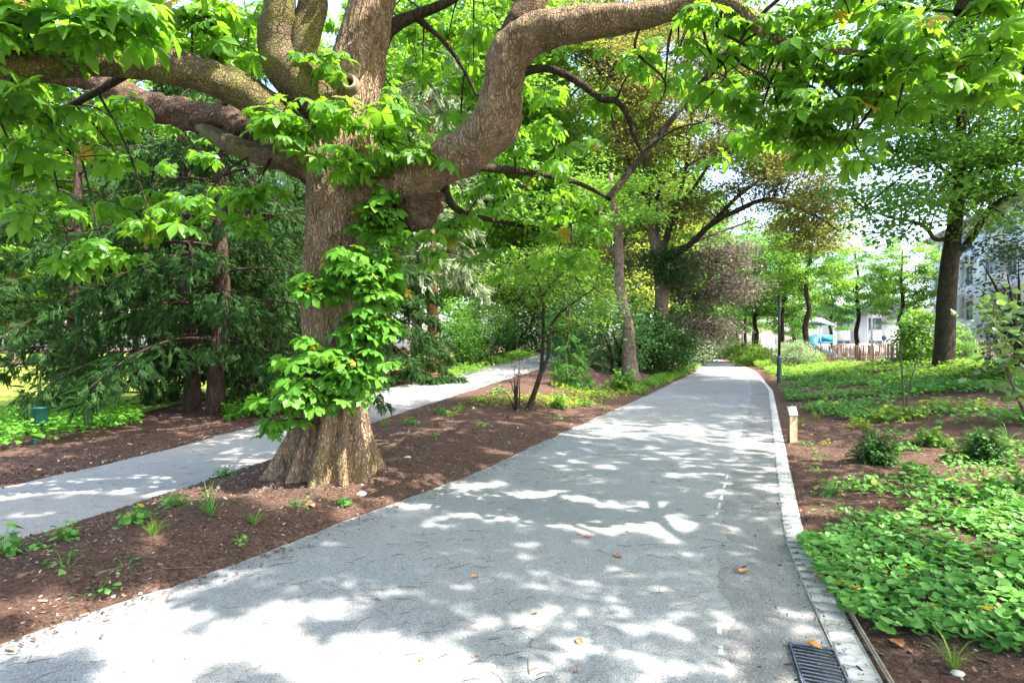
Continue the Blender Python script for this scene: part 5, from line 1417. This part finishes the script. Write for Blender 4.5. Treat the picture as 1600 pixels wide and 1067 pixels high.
# apartment block: long pale facade facing the park
CONC = plain('white_render', (.84, .80, .77), .85, 0, 3., .05)
SIDING = bark_mat('grey_siding', (.34, .33, .34), (.45, .44, .45), (.52, .51, .52), (1, 1, .02), 6., None, 0, .004, False, 8.)
GLASS = plain('window_glass', (.12, .16, .18), .08, 0, 2., .3, .0, .9)
FRM = plain('window_frame', (.5, .5, .52), .5)
ROOFM = plain('roof_felt', (.3, .3, .31), .8)
def block(name, label, A, B, storeys, bays, depth, sh=3., z0=.2, roof=.9, balc=(1, 3)):
    A, B = np.array(A, float), np.array(B, float); L = np.linalg.norm(B - A); u = (B - A) / L; n = np.array([-u[1], u[0]])
    if n[0] > 0: n = -n
    t = thing(name, label, 'building', (A[0], A[1], 0)); rot = np.array([[u[0], n[0], 0], [u[1], n[1], 0], [0, 0, 1]])
    hz = storeys * sh
    put = lambda b, nm, m_, par=t: b.build(nm, m_, par)
    b = Buf(); b.box((0, -depth, -.5), (L, -.35, hz), .5, 0, rot)
    # wall skin with openings: piers and spandrels proud of the core
    bw = L / bays
    for i in range(bays + 1):
        x = i * bw; b.box((max(0, x - bw * .28), -.349, -.5), (min(L, x + bw * .28), -.02, hz), .5, 0, rot)
    for k in range(storeys + 1):
        for i in range(bays): b.box((i * bw + bw * .28 + .001, -.349, k * sh - (.55 if k else .5)), (i * bw + bw * .72 - .001, -.03, min(hz, k * sh + .75)), .5, 0, rot)
    put(b, 'wall', CONC)
    for i in range(bays):
        if i % 2 == 1:
            sb = Buf(); sb.box((i * bw - bw * .26, -.019, .4), (i * bw + bw * .26, .03, hz - .1), .5, 0, rot); put(sb, 'siding', SIDING)
        for k in range(storeys):
            x0, x1, a, c = i * bw + bw * .28, i * bw + bw * .72, k * sh + .76, (k + 1) * sh - .56
            f = Buf()
            for lo, hi in (((x0 + .01, -.2, a), (x0 + .09, -.1, c)), ((x1 - .09, -.2, a), (x1 - .01, -.1, c)), ((x0 + .091, -.2, a), (x1 - .091, -.1, a + .08)), ((x0 + .091, -.2, c - .08), (x1 - .091, -.1, c)), (((x0 + x1) / 2 - .04, -.2, a + .081), ((x0 + x1) / 2 + .04, -.1, c - .081))): f.box(lo, hi, .5, 0, rot)
            fo = put(f, 'window', FRM)
            g = Buf(); g.box((x0 + .02, -.18, a + .01), (x1 - .02, -.15, c - .01), .5, 0, rot); put(g, 'pane', GLASS, fo)
            if i in balc:
                q = Buf(); xm = (x0 + x1) / 2; hw = (x1 - x0) / 2 + .3; arc = np.linspace(-1, 1, 11)
                xo = xm + hw * arc; yo = .25 + 1.1 * np.sqrt(np.maximum(0, 1 - (arc * .93) ** 2))
                for zz0, zz1 in ((k * sh - .12, k * sh + .9),):
                    v = np.array([[(x_, y_, z_) for x_, y_ in zip(xo, yo)] for z_ in (zz0, zz1)]).reshape(-1, 3)
                    q.add(v @ rot.T, None, [(j, j + 1, j + 12, j + 11) for j in range(10)]); v2 = v.copy(); v2[:, 1] -= .08
                    q.add(v2 @ rot.T, None, [(j, j + 11, j + 12, j + 1) for j in range(10)])
                    top = np.vstack([v[11:], v2[11:]]); q.add(top @ rot.T, None, [(j, j + 1, j + 12, j + 11) for j in range(10)])
                    fl = np.vstack([np.column_stack([xo, yo, np.full(11, zz0 + .01)]), np.column_stack([xo, np.full(11, -.02), np.full(11, zz0 + .01)])]); q.add(fl @ rot.T, None, [(j, j + 11, j + 12, j + 1) for j in range(10)])
                put(q, 'balcony', CONC)
    b = Buf(); b.box((-.5, -depth - .5, hz + .002), (L + .5, .7, hz + .3), .5, 0, rot); b.box((.4, -depth, hz + .302), (L - .4, -1.6, hz + roof + .3), .5, 0, rot); put(b, 'roof', ROOFM)
    return t


block('apartment_block', 'white four storey apartment block with curved balconies behind the oak', (33.5, 33), (42.6, 58), 4, 7, 12, balc=(0, 2, 4))
block('apartment_block', 'low white block in the distance between fence and trees', (40, 72), (56, 66), 2, 5, 8, 2.8, balc=())
# porch gable on the near block
b0 = np.array([34.4, 38.5, 0.])
# play tower with blue tube slide
def play_tower():
    d = 58.; p = gp(1282, d); t = thing('play_tower', 'blue and white play tower with round tube slide beyond the fence', 'play tower', p, .3)
    BL = plain('blue_plastic', (.03, .28, .5), .4); ST = plain('steel', (.5, .52, .55), .4, .4)
    for x in (-.8, .8):
        for y in (-.8, .8):
            b = Buf(); b.tube([(x, y, 0), (x, y, 3.3)], [.05, .05], 8, 1); b.build('post', ST, t)
    b = Buf(); b.box((-.85, -.85, 1.5), (.85, .85, 1.6)); b.build('platform', BL, t)
    b = Buf(); b.add([(-1, -1, 3.3), (1, -1, 3.3), (1, 1, 3.3), (-1, 1, 3.3), (0, 0, 4.1)], [(0, 1, 4), (1, 2, 4), (2, 3, 4), (3, 0, 4)], [(3, 2, 1, 0)]); b.build('roof', plain('pale_roof', (.25, .3, .36), .5), t)
    b = Buf(); b.tube([(-.8, -.2, 1.9), (-1.4, -.5, 1.75), (-1.9, -1., 1.2), (-1.6, -1.8, .7), (-.6, -2., .4)], np.full(5, .45), 14, 6); b.build('slide', BL, t, (0, 0, 0), True)
    b = Buf(); b.box((-.8, -.84, 1.62), (.8, -.80, 2.3)); b.build('panel', BL, t)


play_tower()


def car(px, d, rz, col, lb, van=False):
    p = gp(px, d) + np.array([0, 0, .03]); t = thing('delivery_van' if van else 'parked_car', lb, 'van' if van else 'car', p, rz)
    PT = plain('car_paint', col, .3, .1, 5., .03, 0., .6); TY = plain('tyre', (.02, .02, .02), .8); RM = plain('rim', (.5, .5, .52), .35, .8)
    h = 2.3 if van else 1.42
    prof = [(-2.2, .35), (-2.25, .75), (-2.1, 1. if not van else 1.3), (-1.5, 1.02 if not van else 1.5), (-.9, h - .03), (.2, h), (1.2, h - .06), (1.75, 1.1 if not van else h - .1), (2.2, 1.0 if not van else h - .3), (2.25, .5), (2.15, .32)]
    b = Buf(); n = len(prof); pr = np.array(prof)
    v = []
    for y, s_ in ((-.86, .93), (-.8, 1.), (.8, 1.), (.86, .93)):
        q = (pr - np.array([0, .6])) * s_ + np.array([0, .6]); tw_ = np.where(q[:, 1] > 1.05, .86, 1.); v.append(np.column_stack([q[:, 0], y * tw_, q[:, 1]]))
    v = np.vstack(v); q = [(r_ * n + j, r_ * n + (j + 1) % n, (r_ + 1) * n + (j + 1) % n, (r_ + 1) * n + j) for r_ in range(3) for j in range(n)]
    c0, c1 = len(v), len(v) + 1; v = np.vstack([v, [[0, -.86, .7]], [[0, .86, .7]]])
    tr = [(c0, (j + 1) % n, j) for j in range(n)] + [(c1, 3 * n + j, 3 * n + (j + 1) % n) for j in range(n)]
    b.add(v, tr, q); b.build('body', PT, t)
    for s_ in (-1, 1):
        g = Buf(); y = s_ * (.765 if not van else .77); zt, zb = h - .14, 1.02 if not van else 1.35
        g.add([(-1.2, y * 1.05, zb), (1.25, y * 1.05, zb), (.95, y * .99, zt), (-.75, y * .99, zt)], None, [(0, 1, 2, 3)]); g.build('side_window', GLASS, t)
        for x in (-1.35, 1.35):
            w = Buf(); w.tube([(x, s_ * .7, .33), (x, s_ * .88, .33)], [.33, .33], 18, 1); wo = w.build('wheel', TY, t); r_ = Buf(); r_.tube([(x, s_ * .87, .33), (x, s_ * .9, .33)], [.2, .2], 14, 1); r_.build('rim', RM, wo)


car(1200, 66, 1.1, (.7, .7, .72), 'white van parked beyond the fence behind the nearest lamp post', True)
car(1345, 62, .3, (.75, .75, .76), 'white car parked behind the middle of the picket fence')
car(1322, 66, .5, (.08, .09, .1), 'dark car parked beyond the picket fence')
car(1290, 72, .4, (.5, .52, .55), 'silver car parked behind the play tower')
# street pole and round sign
p = gp(1362, 56); t = thing('street_pole', 'tall pale street pole beyond the picket fence', 'pole', p)
lathe([(0, -.1), (.12, -.1), (.10, 1.), (.07, 4.4), (0, 4.4)], 12).build('pole', plain('pale_pole', (.6, .58, .55), .5, .3), t, (0, 0, 0), True)
b = Buf(); b.tube([(0, 0, 4.3), (.3, 0, 4.45), (.9, 0, 4.5)], [.04, .04, .05], 8, 4); b.build('arm', DARKM, t)
p = gp(1381, 60); t = thing('road_sign', 'small round sign on a thin pole beyond the fence', 'sign', p)
lathe([(0, 0), (.03, 0), (.03, 2.3), (0, 2.3)], 8).build('pole', DARKM, t)
b = Buf(); b.tube([(0, -.03, 2.05), (0, -.05, 2.05)], [.28, .28], 18, 1); b.build('disc', plain('sign_blue', (.12, .14, .2), .5), t)

# ------------------------------------------------------------------ light, sky, camera
w = bpy.data.worlds.new('World'); scene.world = w; w.use_nodes = True
nt = w.node_tree; nt.nodes.clear()
sky = nt.nodes.new('ShaderNodeTexSky'); sky.sky_type = 'NISHITA'; sky.sun_disc = False
sky.sun_elevation = EL; sky.sun_rotation = SAZ; sky.dust_density = 3.; sky.air_density = 1.; sky.ozone_density = .6
bg = nt.nodes.new('ShaderNodeBackground'); bg.inputs['Strength'].default_value = .15
o = nt.nodes.new('ShaderNodeOutputWorld'); nt.links.new(sky.outputs[0], bg.inputs[0]); nt.links.new(bg.outputs[0], o.inputs[0])
sl_ = bpy.data.lights.new('sun', 'SUN'); sl_.energy = 3.4; sl_.angle = math.radians(.53); sl_.color = (1., .95, .86)
so = bpy.data.objects.new('sun', sl_); COL.objects.link(so)
so.rotation_euler = Vector(-S).to_track_quat('-Z', 'Y').to_euler(); so.location = (20, 0, 30)

cam = bpy.data.cameras.new('camera'); co_ = bpy.data.objects.new('camera', cam); COL.objects.link(co_)
cam.sensor_width = 36; cam.lens = F / 1600 * 36; cam.shift_y = (HY - 533.5) / 1600
co_.location = (0, 0, H0); co_.rotation_euler = (math.pi / 2, 0, 0); cam.clip_end = 900; cam.clip_start = .05
scene.camera = co_
scene.view_settings.view_transform = 'Standard'; scene.view_settings.look = 'None'
scene.view_settings.exposure = 2.5; scene.view_settings.gamma = 1.
scene.cycles.max_bounces = 8; scene.cycles.diffuse_bounces = 4; scene.cycles.transmission_bounces = 6; scene.cycles.transparent_max_bounces = 6; scene.cycles.glossy_bounces = 2
scene.cycles.sample_clamp_indirect = 6
